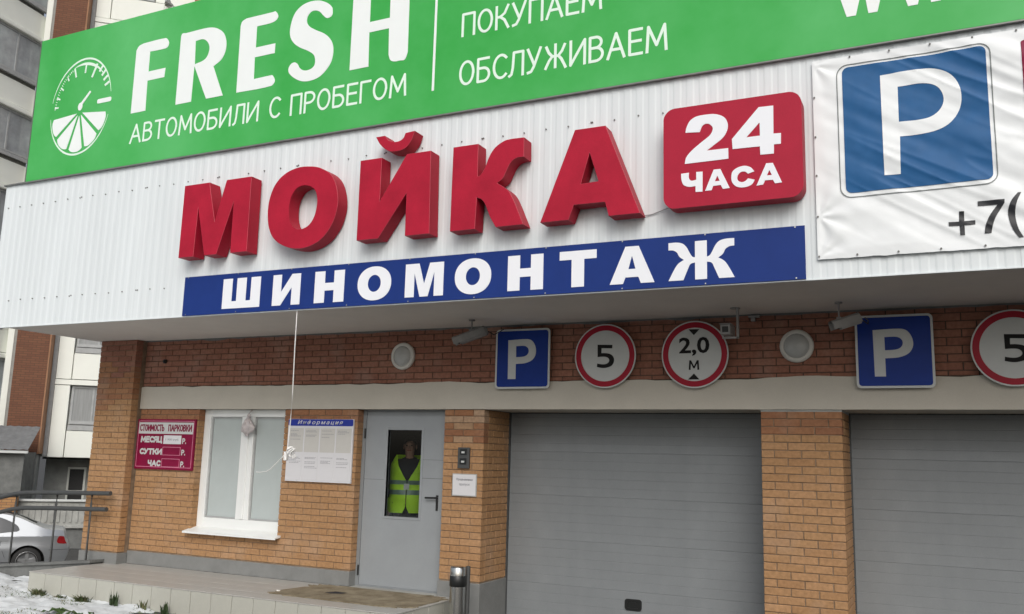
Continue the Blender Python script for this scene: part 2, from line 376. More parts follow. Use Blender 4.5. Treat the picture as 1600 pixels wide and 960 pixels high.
GLYPH={
 'M':[[(-7.946,4.91),(-7.569,4.91),(-7.439,4.422),(-7.303,4.91),(-6.944,4.91),(-6.935,4.052),(-7.167,4.052),(-7.174,4.662),(-7.38,4.052),(-7.556,4.052),(-7.713,4.651),(-7.728,4.052),(-7.951,4.052)]],
 'O':[[(-6.135,4.93,1),(-5.988,4.897,1),(-5.84,4.805,1),(-5.761,4.678,1),(-5.723,4.498,1),(-5.75,4.337,1),(-5.811,4.215,1),(-5.914,4.107,1),(-6.064,4.04,1),(-6.22,4.027,1),(-6.398,4.067,1),(-6.553,4.161,1),(-6.632,4.288,1),(-6.663,4.436,1),(-6.656,4.606,1),(-6.592,4.77,1),(-6.468,4.881,1),(-6.295,4.934,1)],[(-6.162,4.726,1),(-6.088,4.702,1),(-6.026,4.648,1),(-5.995,4.549,1),(-5.999,4.443,1),(-6.031,4.34,1),(-6.096,4.264,1),(-6.201,4.232,1),(-6.298,4.264,1),(-6.356,4.347,1),(-6.376,4.469,1),(-6.362,4.6,1),(-6.304,4.69,1),(-6.234,4.724,1)]],
 'I':[[(-5.454,4.91),(-5.193,4.91),(-5.191,4.433),(-4.881,4.91),(-4.6,4.91),(-4.58,4.052),(-4.859,4.052),(-4.864,4.507),(-5.189,4.052),(-5.45,4.052)]],
 'breve':[[(-5.271,5.145),(-5.216,5.061,1),(-5.125,4.988,1),(-5.037,4.965,1),(-4.919,4.981,1),(-4.846,5.05,1),(-4.806,5.15),(-4.91,5.142),(-4.941,5.085,1),(-5.017,5.061,1),(-5.113,5.086,1),(-5.169,5.147)]],
 'K':[[(-4.332,4.91),(-4.057,4.91),(-4.053,4.58),(-4.026,4.577,1),(-3.972,4.65,1),(-3.929,4.755,1),(-3.879,4.834,1),(-3.815,4.881,1),(-3.738,4.91,1),(-3.558,4.91),(-3.555,4.722),(-3.616,4.722,1),(-3.667,4.704,1),(-3.705,4.666,1),(-3.741,4.598,1),(-3.778,4.53,1),(-3.839,4.486),(-3.775,4.446,1),(-3.709,4.39,1),(-3.656,4.301,1),(-3.601,4.178,1),(-3.547,4.052),(-3.833,4.052),(-3.896,4.158,1),(-3.952,4.284,1),(-3.994,4.342,1),(-4.054,4.369),(-4.065,4.052),(-4.336,4.052)]],
 'A':[[(-3.027,4.91),(-2.729,4.91),(-2.398,4.052),(-2.685,4.052),(-2.722,4.188),(-3.032,4.19),(-3.084,4.052),(-3.362,4.052)],[(-2.88,4.684),(-2.968,4.377),(-2.786,4.385)]],
 '2':[[(-1.977,4.739),(-1.968,4.784,1),(-1.936,4.844,1),(-1.88,4.875,1),(-1.793,4.881,1),(-1.707,4.872,1),(-1.634,4.832,1),(-1.605,4.77,1),(-1.612,4.708,1),(-1.649,4.649,1),(-1.722,4.596,1),(-1.79,4.551),(-1.604,4.549),(-1.603,4.454),(-1.985,4.453),(-1.97,4.513,1),(-1.919,4.57,1),(-1.832,4.636,1),(-1.758,4.69,1),(-1.735,4.744,1),(-1.751,4.778,1),(-1.787,4.797,1),(-1.825,4.783,1),(-1.85,4.728)]],
 '4':[[(-1.571,4.626),(-1.341,4.881),(-1.219,4.877),(-1.222,4.628),(-1.161,4.624),(-1.163,4.531),(-1.22,4.532),(-1.222,4.452),(-1.334,4.455),(-1.336,4.53),(-1.566,4.535)],[(-1.448,4.625),(-1.335,4.744),(-1.334,4.625)]],
 'Ch':[[(-2.018,4.367),(-1.948,4.369),(-1.948,4.318,1),(-1.927,4.294,1),(-1.884,4.298),(-1.884,4.368),(-1.828,4.365),(-1.83,4.185),(-1.891,4.188),(-1.891,4.242),(-1.946,4.24,1),(-1.996,4.263,1),(-2.014,4.307,1)]],
 'a1':[[(-1.731,4.371),(-1.674,4.371),(-1.595,4.191),(-1.654,4.19),(-1.672,4.227),(-1.738,4.225),(-1.751,4.189),(-1.808,4.189)],[(-1.701,4.315),(-1.722,4.265),(-1.681,4.265)]],
 'C':[[(-1.581,4.283,1),(-1.563,4.343,1),(-1.485,4.374,1),(-1.421,4.357,1),(-1.386,4.316),(-1.439,4.3),(-1.468,4.323,1),(-1.504,4.32,1),(-1.528,4.289,1),(-1.525,4.251,1),(-1.493,4.232,1),(-1.464,4.238,1),(-1.44,4.26),(-1.384,4.241),(-1.412,4.201,1),(-1.476,4.184,1),(-1.535,4.197,1),(-1.57,4.232,1)]],
 'a2':[[(-1.287,4.374),(-1.232,4.371),(-1.161,4.192),(-1.219,4.191),(-1.235,4.224),(-1.299,4.226),(-1.316,4.191),(-1.371,4.187)],[(-1.263,4.313),(-1.283,4.267),(-1.243,4.266)]],
 'fF':[[(-9.16,6.043),(-8.905,6.043),(-8.919,6.445),(-8.63,6.445),(-8.623,6.567),(-8.917,6.567),(-8.922,6.837),(-8.683,6.831,1),(-8.621,6.844,1),(-8.602,6.891,1),(-8.624,6.939,1),(-8.667,6.972,1),(-9.05,6.972),(-9.131,6.949,1),(-9.17,6.895)]],
 'fR':[[(-8.393,6.043),(-8.136,6.043),(-8.132,6.505),(-7.892,6.043),(-7.627,6.043),(-7.817,6.445),(-7.683,6.528,1),(-7.635,6.674,1),(-7.684,6.838,1),(-7.806,6.934,1),(-7.956,6.972,1),(-8.319,6.972),(-8.39,6.972,1),(-8.402,6.883)],[(-8.147,6.835),(-8.022,6.835,1),(-7.933,6.768,1),(-7.907,6.672,1),(-7.96,6.567,1),(-8.128,6.525)]],
 'fE':[[(-7.416,6.043),(-6.895,6.043,1),(-6.841,6.092,1),(-6.879,6.17,1),(-6.916,6.176),(-7.161,6.171),(-7.171,6.445),(-6.873,6.445),(-6.873,6.567),(-7.168,6.567),(-7.173,6.836),(-6.921,6.845,1),(-6.861,6.896,1),(-6.904,6.972,1),(-6.941,6.972),(-7.348,6.972),(-7.413,6.943,1),(-7.431,6.891)]],
 'fS':[[(-6.069,6.811,1),(-6.077,6.752,1),(-6.141,6.735,1),(-6.196,6.777,1),(-6.263,6.843,1),(-6.352,6.865,1),(-6.412,6.828,1),(-6.429,6.755,1),(-6.391,6.687,1),(-6.298,6.623,1),(-6.153,6.542,1),(-6.059,6.442,1),(-6.025,6.332,1),(-6.041,6.201,1),(-6.103,6.109,1),(-6.201,6.037,1),(-6.32,6.012,1),(-6.444,6.026,1),(-6.555,6.082,1),(-6.637,6.156,1),(-6.65,6.211,1),(-6.624,6.259,1),(-6.572,6.276,1),(-6.525,6.249,1),(-6.484,6.19,1),(-6.419,6.151,1),(-6.34,6.15,1),(-6.282,6.184,1),(-6.273,6.257,1),(-6.301,6.322,1),(-6.385,6.383,1),(-6.515,6.452,1),(-6.611,6.531,1),(-6.663,6.632,1),(-6.658,6.77,1),(-6.605,6.898,1),(-6.503,6.97,1),(-6.38,6.99,1),(-6.255,6.971,1),(-6.146,6.918,1),(-6.084,6.86,1)]],
 'fH':[[(-5.785,6.043),(-5.534,6.043),(-5.547,6.445),(-5.288,6.445),(-5.277,6.137),(-5.249,6.068,1),(-5.191,6.043,1),(-5.128,6.043,1),(-5.067,6.043,1),(-5.032,6.121),(-5.044,6.94),(-5.292,6.944),(-5.284,6.567),(-5.547,6.567),(-5.552,6.972),(-5.789,6.972)]],
 'w1':[[(-0.62,5.634),(-0.547,5.634),(-0.484,5.897),(-0.448,5.634),(-0.377,5.634),(-0.258,6.126),(-0.35,6.126),(-0.4,5.806),(-0.451,6.126),(-0.517,6.126),(-0.573,5.806),(-0.643,6.126),(-0.75,6.126)]],
 'w2':[[(-0.142,5.634),(-0.069,5.634),(-0.006,5.897),(0.03,5.634),(0.101,5.634),(0.22,6.126),(0.129,6.126),(0.078,5.806),(0.027,6.126),(-0.039,6.126),(-0.094,5.806),(-0.165,6.126),(-0.272,6.126)]],
 'w3':[[(0.336,5.634),(0.409,5.634),(0.472,5.897),(0.509,5.634),(0.58,5.634),(0.698,6.126),(0.607,6.126),(0.556,5.806),(0.506,6.126),(0.44,6.126),(0.384,5.806),(0.313,6.126),(0.207,6.126)]],
 'bP':[[(-0.381,5.072),(-0.378,4.209),(-0.257,4.205),(-0.25,4.523),(-0.058,4.525,1),(0.086,4.563,1),(0.174,4.655,1),(0.21,4.778,1),(0.187,4.923,1),(0.108,5.02,1),(-0.033,5.073,1)],[(-0.251,4.953),(-0.059,4.95,1),(0.041,4.905,1),(0.083,4.799,1),(0.042,4.699,1),(-0.052,4.649,1),(-0.253,4.647)]],
 'b+':[[(0.069,3.777),(0.143,3.774),(0.146,3.856),(0.181,3.854),(0.179,3.776),(0.255,3.776),(0.254,3.742),(0.179,3.742),(0.179,3.664),(0.146,3.665),(0.145,3.742),(0.069,3.743)]],
 'b7':[[(0.279,3.923),(0.462,3.922),(0.46,3.892),(0.425,3.838,1),(0.391,3.778,1),(0.371,3.718,1),(0.36,3.663),(0.314,3.664),(0.322,3.722,1),(0.345,3.783,1),(0.375,3.834,1),(0.412,3.884),(0.277,3.884)]],
 'b(':[[(0.576,3.967),(0.554,3.966),(0.509,3.91,1),(0.485,3.85,1),(0.48,3.797,1),(0.491,3.724,1),(0.513,3.66,1),(0.542,3.612),(0.574,3.613),(0.544,3.675,1),(0.53,3.747,1),(0.528,3.819,1),(0.542,3.889,1)]],
 'sP':[[(-4.529,3.2),(-4.524,2.753),(-4.426,2.752),(-4.427,2.925),(-4.309,2.932,1),(-4.229,2.962,1),(-4.188,3.011,1),(-4.177,3.07,1),(-4.194,3.139,1),(-4.235,3.19,1),(-4.296,3.206,1)],[(-4.427,3.129),(-4.324,3.129,1),(-4.283,3.109,1),(-4.267,3.07,1),(-4.286,3.027,1),(-4.331,3.007,1),(-4.426,3.002)]],
 's5':[[(-3.438,3.116),(-3.266,3.109),(-3.269,3.071),(-3.391,3.077),(-3.393,3.022),(-3.339,3.02,1),(-3.284,3.006,1),(-3.252,2.97,1),(-3.248,2.926,1),(-3.274,2.883,1),(-3.329,2.862,1),(-3.384,2.859,1),(-3.444,2.871),(-3.44,2.909),(-3.384,2.899,1),(-3.338,2.902,1),(-3.306,2.923,1),(-3.304,2.954,1),(-3.33,2.976,1),(-3.376,2.982,1),(-3.436,2.979)]],
}

# ============================================================ THE SETTING
def sst(t): t = max(0, min(1, t)); return t * t * (3 - 2 * t)
def ground_z(x, y):
    yard = sst((-x - 11.6) / 3.5) * sst((y + .2) / 4) * -1.23
    ramp = sst((-x - 12.5) / 6) * (1 - sst((y + .2) / 4)) * -.5
    return yard + ramp
g = MB(); xs = sorted(set([-250, -120, -70, -45, 45, 120, 250] + [-34 + .8 * i for i in range(60)] + [20, 30])); ys = sorted(set([-150, -60, -30, -15, 80, 150, 300] + [-9 + .8 * i for i in range(70)]))
g.add([(x, y, ground_z(x, y)) for y in ys for x in xs], [(j * len(xs) + i, j * len(xs) + i + 1, (j + 1) * len(xs) + i + 1, (j + 1) * len(xs) + i) for j in range(len(ys) - 1) for i in range(len(xs) - 1)], smooth=True)
tag(g.build('ground', 'asphalt', origin=(0, 0, 0)), kind='structure')

# ------------------------------------------------------------ bricks
BW, BH, CW, CH = .251, .068, .260, .0777
_bm = {}
def brick_mesh(wd, ht, mt):
    key = (round(wd, 2), round(ht, 2), mt)
    if key not in _bm:
        b = .004; x = key[0] / 2; z = key[1] / 2; vs = []
        for yy, ins in ((.118, 0), (b, 0), (0, b)):
            vs += [(-x + ins, yy, -z + ins), (x - ins, yy, -z + ins), (x - ins, yy, z - ins), (-x + ins, yy, z - ins)]
        fs = [(0, 1, 5, 4), (1, 2, 6, 5), (2, 3, 7, 6), (3, 0, 4, 7), (4, 5, 9, 8), (5, 6, 10, 9), (6, 7, 11, 10), (7, 4, 8, 11), (8, 9, 10, 11), (3, 2, 1, 0)]
        me = bpy.data.meshes.new('brick'); me.from_pydata(vs, [], fs); me.materials.append(M[mt]); _bm[key] = me
    return _bm[key]
def brick_run(x0, x1, z0, z1, ztop, phase=0, holes=(), half_end=True):
    """running bond, courses counted down from ztop; returns (centre s, centre z, width, height)"""
    res = []; row = 0; zt = ztop
    while zt > z0 + .02:
        zb = zt - BH
        if zb < z1:
            zc0, zc1 = max(zb, z0), min(zt, z1)
            s = x0 + (0 if (row + phase) % 2 == 0 else -CW / 2)
            while s < x1 - .045:
                a, b = max(s, x0), min(s + BW, x1)
                if x1 - b < .04: b = x1
                segs = [(a, b)]
                for hx0, hx1, hz0, hz1 in holes:
                    if zc0 < hz1 - .02 and zc1 > hz0 + .02:
                        ns = []
                        for p, q in segs:
                            if q <= hx0 or p >= hx1: ns.append((p, q)); continue
                            if p < hx0: ns.append((p, hx0))
                            if q > hx1: ns.append((hx1, q))
                        segs = ns
                for p, q in segs:
                    if q - p > .035 and zc1 - zc0 > .02: res.append(((p + q) / 2, (zc0 + zc1) / 2, q - p, zc1 - zc0, row))
                s += CW
        zt -= CH; row += 1
    return res
def place_bricks(parent, lst, limit=300):
    """lst: (x, y, z, rz, width, height, material). The nearest ones to the road in front are single parts, the rest one joined part"""
    eye = Vector((0, -9.3, 1.87)); lst = sorted(lst, key=lambda b: b[7] + (Vector(b[:3]) - eye).length)
    for b in lst[:limit]:
        o = bpy.data.objects.new('brick', brick_mesh(b[4], b[5], b[6])); link(o, parent, (b[0], b[1], b[2])); o.rotation_euler = (random.uniform(-.004, .004), 0, b[3])
    rest = lst[limit:]
    if rest:
        mb = MB(); mts = sorted(set(b[6] for b in rest))
        for b in rest:
            me = brick_mesh(b[4], b[5], b[6]); mx = Matrix.Translation(b[:3]) @ Matrix.Rotation(b[3], 4, 'Z')
            mb.add([mx @ v.co for v in me.vertices], [tuple(p.vertices) for p in me.polygons], mts.index(b[6]))
        tag(mb.build('brickwork', mts, parent), kind='stuff')
def jit(): return random.uniform(-.0015, .0015)
ZT = 2.407                    # top of the first course under the lintel

# long wall with the window, left of the door
wall = thing('brick_wall', 'orange brick wall around the white window, left of the grey door', 'brick wall', (-8.5, 0, .284))
L = [(s, jit(), z, 0, bw, bh, 'brick_half_shaded' if r < 2 else 'brick', 0) for s, z, bw, bh, r in brick_run(-10.38, -6.63, .46, 2.412, ZT, 1, [(-9.27, -7.78, .80, 2.5)])]
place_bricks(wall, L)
c = MB()
for x0, x1, z0, z1 in ((-10.39, -9.278, .284, 2.414), (-7.772, -6.638, .284, 2.414), (-9.278, -7.772, .284, .79)): c.box(x0, x1, .009, .38, z0, z1)
c.build('mortar', 'mortar', wall)
c = MB().box(-10.39, -6.63, -.012, .2, .284, .456, bev=.004); c.build('plinth', 'plinth', wall)

# left corner pillar, up to the canopy
pil = thing('brick_pillar', 'tall brick corner pillar at the left end of the car wash beside the railing', 'brick pillar', (-10.75, 0, 0), group='brick pillars of the car wash')
L = [(s, -.18 + jit(), z, 0, bw, bh, 'brick_shaded' if z > 2.95 + .15 * math.sin(s * 9) else 'brick_half_shaded' if z > 2.45 + .1 * math.sin(s * 7) else 'brick', 0) for s, z, bw, bh, r in brick_run(-11.11, -10.39, .43, 3.385, ZT + CH * 12 + .05, 0)]
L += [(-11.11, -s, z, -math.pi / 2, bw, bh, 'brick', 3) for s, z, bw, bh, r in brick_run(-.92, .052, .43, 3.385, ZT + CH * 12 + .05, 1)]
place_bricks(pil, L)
MB().box(-11.101, -10.399, -.171, .9, -.3, 3.388).build('mortar', 'mortar', pil)
MB().box(-11.125, -10.375, -.195, -.02, -.3, .428, bev=.004).build('plinth', 'plinth', pil)

# pillar between door and first garage door
pil = thing('brick_pillar', 'brick pillar with intercom and paper notice between grey door and garage door', 'brick pillar', (-5.12, 0, 0), group='brick pillars of the car wash')
L = []
for s, z, bw, bh, r in brick_run(-5.385, -4.857, .46, 2.412, ZT, 1):
    chalky = r in (1, 2, 4) and -5.3 < s < -4.95 or r == 0 and s > -5.0
    L.append((s, jit(), z, 0, bw, bh, 'brick_chalky' if chalky else 'brick_half_shaded' if r < 5 else 'brick', 0))
L += [(-4.857, s, z, math.pi / 2, bw, bh, 'brick', 0) for s, z, bw, bh, r in brick_run(.128, .70, .46, 2.412, ZT, 0)]
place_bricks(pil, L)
MB().box(-5.377, -4.866, .009, .75, 0, 2.414).build('mortar', 'mortar', pil)
MB().box(-5.395, -4.845, -.014, .72, -.02, .456, bev=.004).build('plinth', 'plinth', pil)

# pillar between the two garage doors
def garage_pillar(x0, x1, label):
    pil = thing('brick_pillar', label, 'brick pillar', ((x0 + x1) / 2, 0, 0), group='brick pillars of the car wash')
    L = [(s, jit(), z, 0, bw, bh, 'brick_half_shaded' if r < 3 else 'brick', 0) for s, z, bw, bh, r in brick_run(x0, x1, .12, 2.395, ZT - .012, 0)]
    L += [(x1, s, z, math.pi / 2, bw, bh, 'brick', 0) for s, z, bw, bh, r in brick_run(.128, .70, .12, 2.395, ZT - .012, 1)]
    L += [(x0, -s, z, -math.pi / 2, bw, bh, 'brick', 5) for s, z, bw, bh, r in brick_run(-.70, -.128, .12, 2.395, ZT - .012, 1)]
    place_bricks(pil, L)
    MB().box(x0 + .009, x1 - .009, .009, .75, 0, 2.39).build('mortar', 'mortar', pil)
    MB().box(x0 - .002, x1 + .002, -.003, .74, 2.392, 2.4145).build('cement_cap', 'concrete_light', pil)
    MB().box(x0 - .014, x1 + .014, -.014, .72, -.02, .12, bev=.004).build('plinth', 'plinth', pil)
garage_pillar(-1.713, -.940, 'broad yellowish brick pillar standing between the two grey garage doors')
garage_pillar(2.20, 2.97, 'brick pillar right of the second garage door, outside the picture')

# upper wall between lintel and canopy
up = thing('brick_wall', 'shaded red brick band above the pale lintel, carrying the round lamps and traffic signs', 'brick wall', (-4, 0, 2.73))
L = [(s, jit(), z, 0, bw, bh, 'brick_shaded', 0) for s, z, bw, bh, r in brick_run(-10.385, 4.2, 2.735, 3.386, 2.742 + CH * 9 - .045, 0)]
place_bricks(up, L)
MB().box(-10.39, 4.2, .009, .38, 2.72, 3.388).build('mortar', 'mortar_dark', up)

# ------------------------------------------------------------ the building
bld = thing('car_wash_building', 'low car wash building with white corrugated canopy, garage doors and grey entrance door', 'building', (-4, 0, 0))
# lintel with an uneven, smeared upper edge
lb = MB(); n = 150; x0, x1 = -10.39, 4.2
top = [(x0 + (x1 - x0) * i / n, 2.722 + .015 * noise.noise(Vector((i * .45, 0, 3))) + .040 * max(0, noise.noise(Vector((i * .09, 7, 0))))) for i in range(n + 1)]
lp = [(x0, 2.4145)] + [(x0 + (x1 - x0) * i / n, 2.4145 + .0015 * noise.noise(Vector((i * .5, 2, 0)))) for i in range(1, n)] + [(x1, 2.4145)] + top[::-1]
flat('lintel', [lp], -.02, .76, 'lintel', bld)
lo = [(x0 + (x1 - x0) * i / 220, 3.372 - .012 * noise.noise(Vector((i * .4, 3, 1))) - .03 * max(0, noise.noise(Vector((i * .13, 1, 6))))) for i in range(221)]
flat('cement_smear', [lo + [(x1, 3.3895), (x0, 3.3895)]], -.006, .02, 'concrete', bld)
# canopy
MB().box(-11.2, 4.4, -1.645, .4, 3.39, 3.44).build('canopy_soffit', 'soffit', bld)
MB().box(-11.2, 4.4, -1.60, 9, 3.445, 5.30).build('upper_storey', 'lintel', bld)
MB().box(-11.2, -11.19, .9, 9, -1.3, 3.44).build('side_wall', 'near_brick', bld)
MB().box(-11.18, 4.4, .76, .80, 2.42, 3.44).build('back_wall', 'mortar', bld)
MB().box(-11.50, 4.5, -1.69, -1.5, 5.345, 5.365, bev=.003).build('roof_flashing', 'flashing', bld)
fl = MB()
fl.box(-11.49, 4.4, -1.672, -1.64, 3.382, 3.392); fl.build('drip_edge', 'sheet', bld)
# corrugated cladding: one sheet per 1.17 m, ribs every 117 mm
def sheet_mesh(width, z0, z1, lift):
    b = MB(); pts = []; k = max(1, round(width / .117)); p = width / k
    for i in range(k): o = i * p; pts += [(o, 0), (o + p * .42, 0), (o + p * .56, .0034), (o + p * .86, .0034)]
    pts.append((width, 0)); m_ = len(pts)
    vs = [(x, y - lift, z) for z in (z0, z1) for x, y in pts]
    return b.add(vs, [(i, i + 1, m_ + i + 1, m_ + i) for i in range(m_ - 1)])
SX = [-11.48, -9.98, -8.81, -7.64, -6.47, -5.30, -4.13, -2.96, -1.79, -.62, .55, 1.72, 2.89, 4.4]
for i in range(len(SX) - 1):
    b = sheet_mesh(SX[i + 1] - SX[i] + .02, 3.388, 5.345, .0015 * (i % 3)); b.v = [(x + SX[i], y - 1.66, z) for x, y, z in b.v]
    b.build('corrugated_sheet', 'sheet', bld)
MB().box(-11.48, -11.44, -1.655, -1.5, 3.39, 5.345).build('end_trim', 'sheet', bld)
MB().box(-11.44, 4.4, -1.62, -1.60, 3.40, 5.34).build('backing_rail', 'mortar', bld)
s = MB()
for zz in (5.034, 3.746):
    for i in range(68):
        x = -11.38 + .2345 * i
        if random.random() < .06: continue
        zj = zz + random.uniform(-.006, .006); s.cyl((x, -1.660, zj), (x, -1.672, zj), .0075, 6)
    for x in SX[1:-1]: s.cyl((x + .035, -1.655, zz + .004), (x + .035, -1.672, zz + .004), .0075, 6)
tag(s.build('screw_heads', 'screw', bld), kind='stuff')

# window in its opening (frame face 0.13 behind the wall)
wn = thing('w', None, None, (-8.5, .13, .8)); wn.name = 'window'; wn.parent = bld; wn.location = Vector((-8.5, .13, .8)) - ORG[bld.name]; ORG['window'] = Vector((-8.5, .13, .8))
f = MB(); y0, y1 = .11, .19
for a in ((-9.27, -9.15, .84, 2.412), (-7.87, -7.78, .84, 2.412), (-9.149, -7.871, 2.315, 2.412), (-9.149, -7.871, .84, .965), (-8.60, -8.385, .966, 2.314)): f.box(a[0], a[1], y0, y1, a[2], a[3], bev=.006)
f.box(-8.52, -8.46, .095, .12, .97, 2.31, bev=.008)
f.build('frame', 'upvc', wn)
for a, b_ in ((-9.15, -8.60), (-8.385, -7.87)):
    g_ = MB(); 
    for q in ((a, a + .022, .966, 2.314), (b_ - .022, b_, .966, 2.314), (a + .0221, b_ - .0221, .966, .988), (a + .0221, b_ - .0221, 2.292, 2.314)): g_.box(q[0], q[1], .135, .155, q[2], q[3])
    g_.build('pane_seal', 'win_grey', wn)
    MB().box(a + .02, b_ - .02, .15, .16, .98, 2.3).build('pane', 'frosted', wn)
s = MB(); s.add([(-9.30, -.10, .79), (-7.72, -.10, .79), (-7.72, .125, .845), (-9.30, .125, .845), (-9.30, -.10, .775), (-7.72, -.10, .775), (-7.72, .125, .80), (-9.30, .125, .80)],
      [(0, 1, 2, 3), (4, 7, 6, 5), (0, 4, 5, 1), (1, 5, 6, 2), (2, 6, 7, 3), (3, 7, 4, 0)]); s.box(-9.30, -7.72, -.105, -.10, .765, .792); s.build('sill', 'upvc', wn)

# entrance door
def sub(name, parent, loc):
    o = bpy.data.objects.new(name, None); link(o, parent, loc); o.empty_display_size = .1; return o
dr = sub('entrance_door', bld, (-6, .13, .284))
X0, X1, Z0, Z1 = -6.60, -5.388, .284, 2.412; GX0, GX1, GZ0, GZ1 = -6.255, -5.77, 1.128, 2.168
f = MB(); y0 = .13
for a in ((X0 + .02, GX0, Z0 + .02, Z1 - .02), (GX1, X1, Z0 + .02, Z1 - .02), (GX0, GX1, Z0 + .02, GZ0), (GX0, GX1, GZ1, Z1 - .02)): f.box(a[0], a[1], y0, y0 + .05, a[2], a[3])
f.build('leaf', 'door_grey', dr)
f = MB()
for a in ((GX0 - .03, GX0, GZ0 - .03, GZ1 + .03), (GX1, GX1 + .03, GZ0 - .03, GZ1 + .03), (GX0, GX1, GZ0 - .03, GZ0), (GX0, GX1, GZ1, GZ1 + .03)): f.box(a[0], a[1], y0 - .006, y0 + .04, a[2], a[3], bev=.002)
f.build('glazing_bead', 'door_grey', dr)
MB().box(GX0, GX1, y0 + .02, y0 + .026, GZ0, GZ1).build('glass', 'door_glass', dr)
f = MB()
for a in ((X0 - .03, X0 + .018, Z0, Z1), (X0 + .018, X1, Z1 - .018, Z1 + .001), (X0 + .018, X1, Z0, Z0 + .018)): f.box(a[0], a[1], y0 - .01, y0 + .08, a[2], a[3])
f.build('door_frame', 'garage_grey', dr)
f = MB(); f.box(-5.535, -5.505, y0 - .012, y0, 1.225, 1.405, bev=.005); f.cyl((-5.52, y0, 1.375), (-5.52, y0 - .055, 1.375), .011, 12); f.cyl((-5.515, y0 - .05, 1.375), (-5.66, y0 - .05, 1.372), .011, 12); f.cyl((-5.52, y0 - .012, 1.27), (-5.52, y0 - .018, 1.27), .009, 10)
f.build('handle', 'black_plastic', dr)
for z in (2.12, .47):
    f = MB(); f.cyl((-6.59, y0 - .016, z - .06), (-6.59, y0 - .016, z + .06), .011, 10); f.build('hinge', 'black_plastic', dr)
f = MB()
f.box(-5.765, -5.40, y0 - .0012, y0 + .01, 1.595, 1.599); f.box(-5.765, -5.40, y0 - .0012, y0 + .01, 1.815, 1.818); f.box(-6.58, -6.29, y0 - .0012, y0 + .01, 1.56, 1.563)
f.build('seam', 'pipe_grey', dr)
# room behind the entrance door
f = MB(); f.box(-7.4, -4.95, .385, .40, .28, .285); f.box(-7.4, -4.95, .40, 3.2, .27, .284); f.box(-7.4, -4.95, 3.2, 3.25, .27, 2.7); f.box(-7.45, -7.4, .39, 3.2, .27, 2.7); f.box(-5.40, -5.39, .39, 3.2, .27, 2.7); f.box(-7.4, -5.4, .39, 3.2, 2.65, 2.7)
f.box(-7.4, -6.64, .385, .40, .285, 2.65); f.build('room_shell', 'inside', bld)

# sectional garage doors: six ribbed panels each
def garage_door(x0, x1, name='garage_door'):
    gd = sub(name, bld, ((x0 + x1) / 2, .70, 0)); zt = 2.463
    for k in range(6):
        za, zb = zt - .51 * (k + 1), zt - .51 * k
        if za < -.1: za = .0
        prof = [(0, za), (0, za)]; prof = [(.004, za), (.0, za + .005)]; nrib = 5
        for r in range(1, nrib):
            z = za + (zb - za) * r / nrib; prof += [(0, z - .004), (.002, z - .001), (.002, z + .001), (0, z + .004)]
        prof += [(0, zb - .005), (.004, zb)]
        b = MB(); m_ = len(prof); b.add([(x, .70 + y, z) for x in (x0, x1) for y, z in prof], [(i, i + 1, m_ + i + 1, m_ + i) for i in range(m_ - 1)])
        b.box(x0, x1, .714, .74, za, zb); b.build('panel', 'garage_grey', gd)
    MB().box(x0 - .02, x0 + .004, .66, .76, 0, 2.42).build('guide_rail', 'pipe_grey', gd); MB().box(x1 - .004, x1 + .02, .66, .76, 0, 2.42).build('guide_rail', 'pipe_grey', gd)
    f = MB(); f.box(x0 - .01, x1 + .01, .70, .76, 2.405, 2.60); f.build('top_seal', 'rubber', gd)
    return gd
gd = garage_door(-4.848, -1.722)
f = MB(); cx, cz = -3.275, .285
vs, fs = fill2d([rrect(cx - .098, cx + .098, cz - .062, cz + .062, .03), rrect(cx - .07, cx + .07, cz - .036, cz + .036, .02)], .012); f.add([(x, y + .690, z) for x, y, z in vs], fs)
f.box(cx - .071, cx + .071, .699, .708, cz - .037, cz + .037); f.box(cx - .03, cx + .03, .694, .702, cz + .005, cz + .03); f.build('handle', 'black_plastic', gd)
garage_door(-.931, 2.191)

# ------------------------------------------------------------ steps in front of the door
st = thing('platform', 'low landing clad in pale tiles below the window and grey door', 'landing', (-7.9, -.65, 0))
PX0, PX1, PY = -10.635, -5.12, -1.30
MB().box(PX0 + .01, PX1 - .01, PY + .012, .12, -.05, .272).build('core', 'mortar', st)
def tile_box(x0, x1, y0, y1, z0, z1): return MB().box(x0, x1, y0, y1, z0, z1, bev=.0025)
n = 18; tw = (PX1 - PX0) / n
for i in range(n): tile_box(PX0 + i * tw + .003, PX0 + (i + 1) * tw - .003, PY, PY + .012, -.02, .270).build('front_tile', 'tile', st).rotation_euler = (random.uniform(-.006, .006), 0, 0)
for j in range(4):
    d = 1.28 / 4; tile_box(PX1 - .012, PX1, PY + .013 + j * d + .002, PY + .013 + (j + 1) * d - .002, -.02, .270).build('side_tile', 'tile', st)
    tile_box(PX0, PX0 + .012, PY + .013 + j * d + .002, PY + .013 + (j + 1) * d - .002, -.02, .270).build('side_tile', 'tile', st)
yy = [PY - .004, -1.0, -.70, -.40, -.015]
for j in range(4):
    for i in range(n):
        o = tile_box(PX0 + i * tw + (.0015 if i else -.004), PX0 + (i + 1) * tw - (.0015 if i < n - 1 else -.004), yy[j] + .0015, yy[j + 1] - .0015, .272, .284 + random.uniform(-.0006, .0006)).build('top_tile', 'tile_top', st)
MB().box(-6.63, -5.39, -.012, .13, .2, .283).build('threshold', 'concrete_light', st)

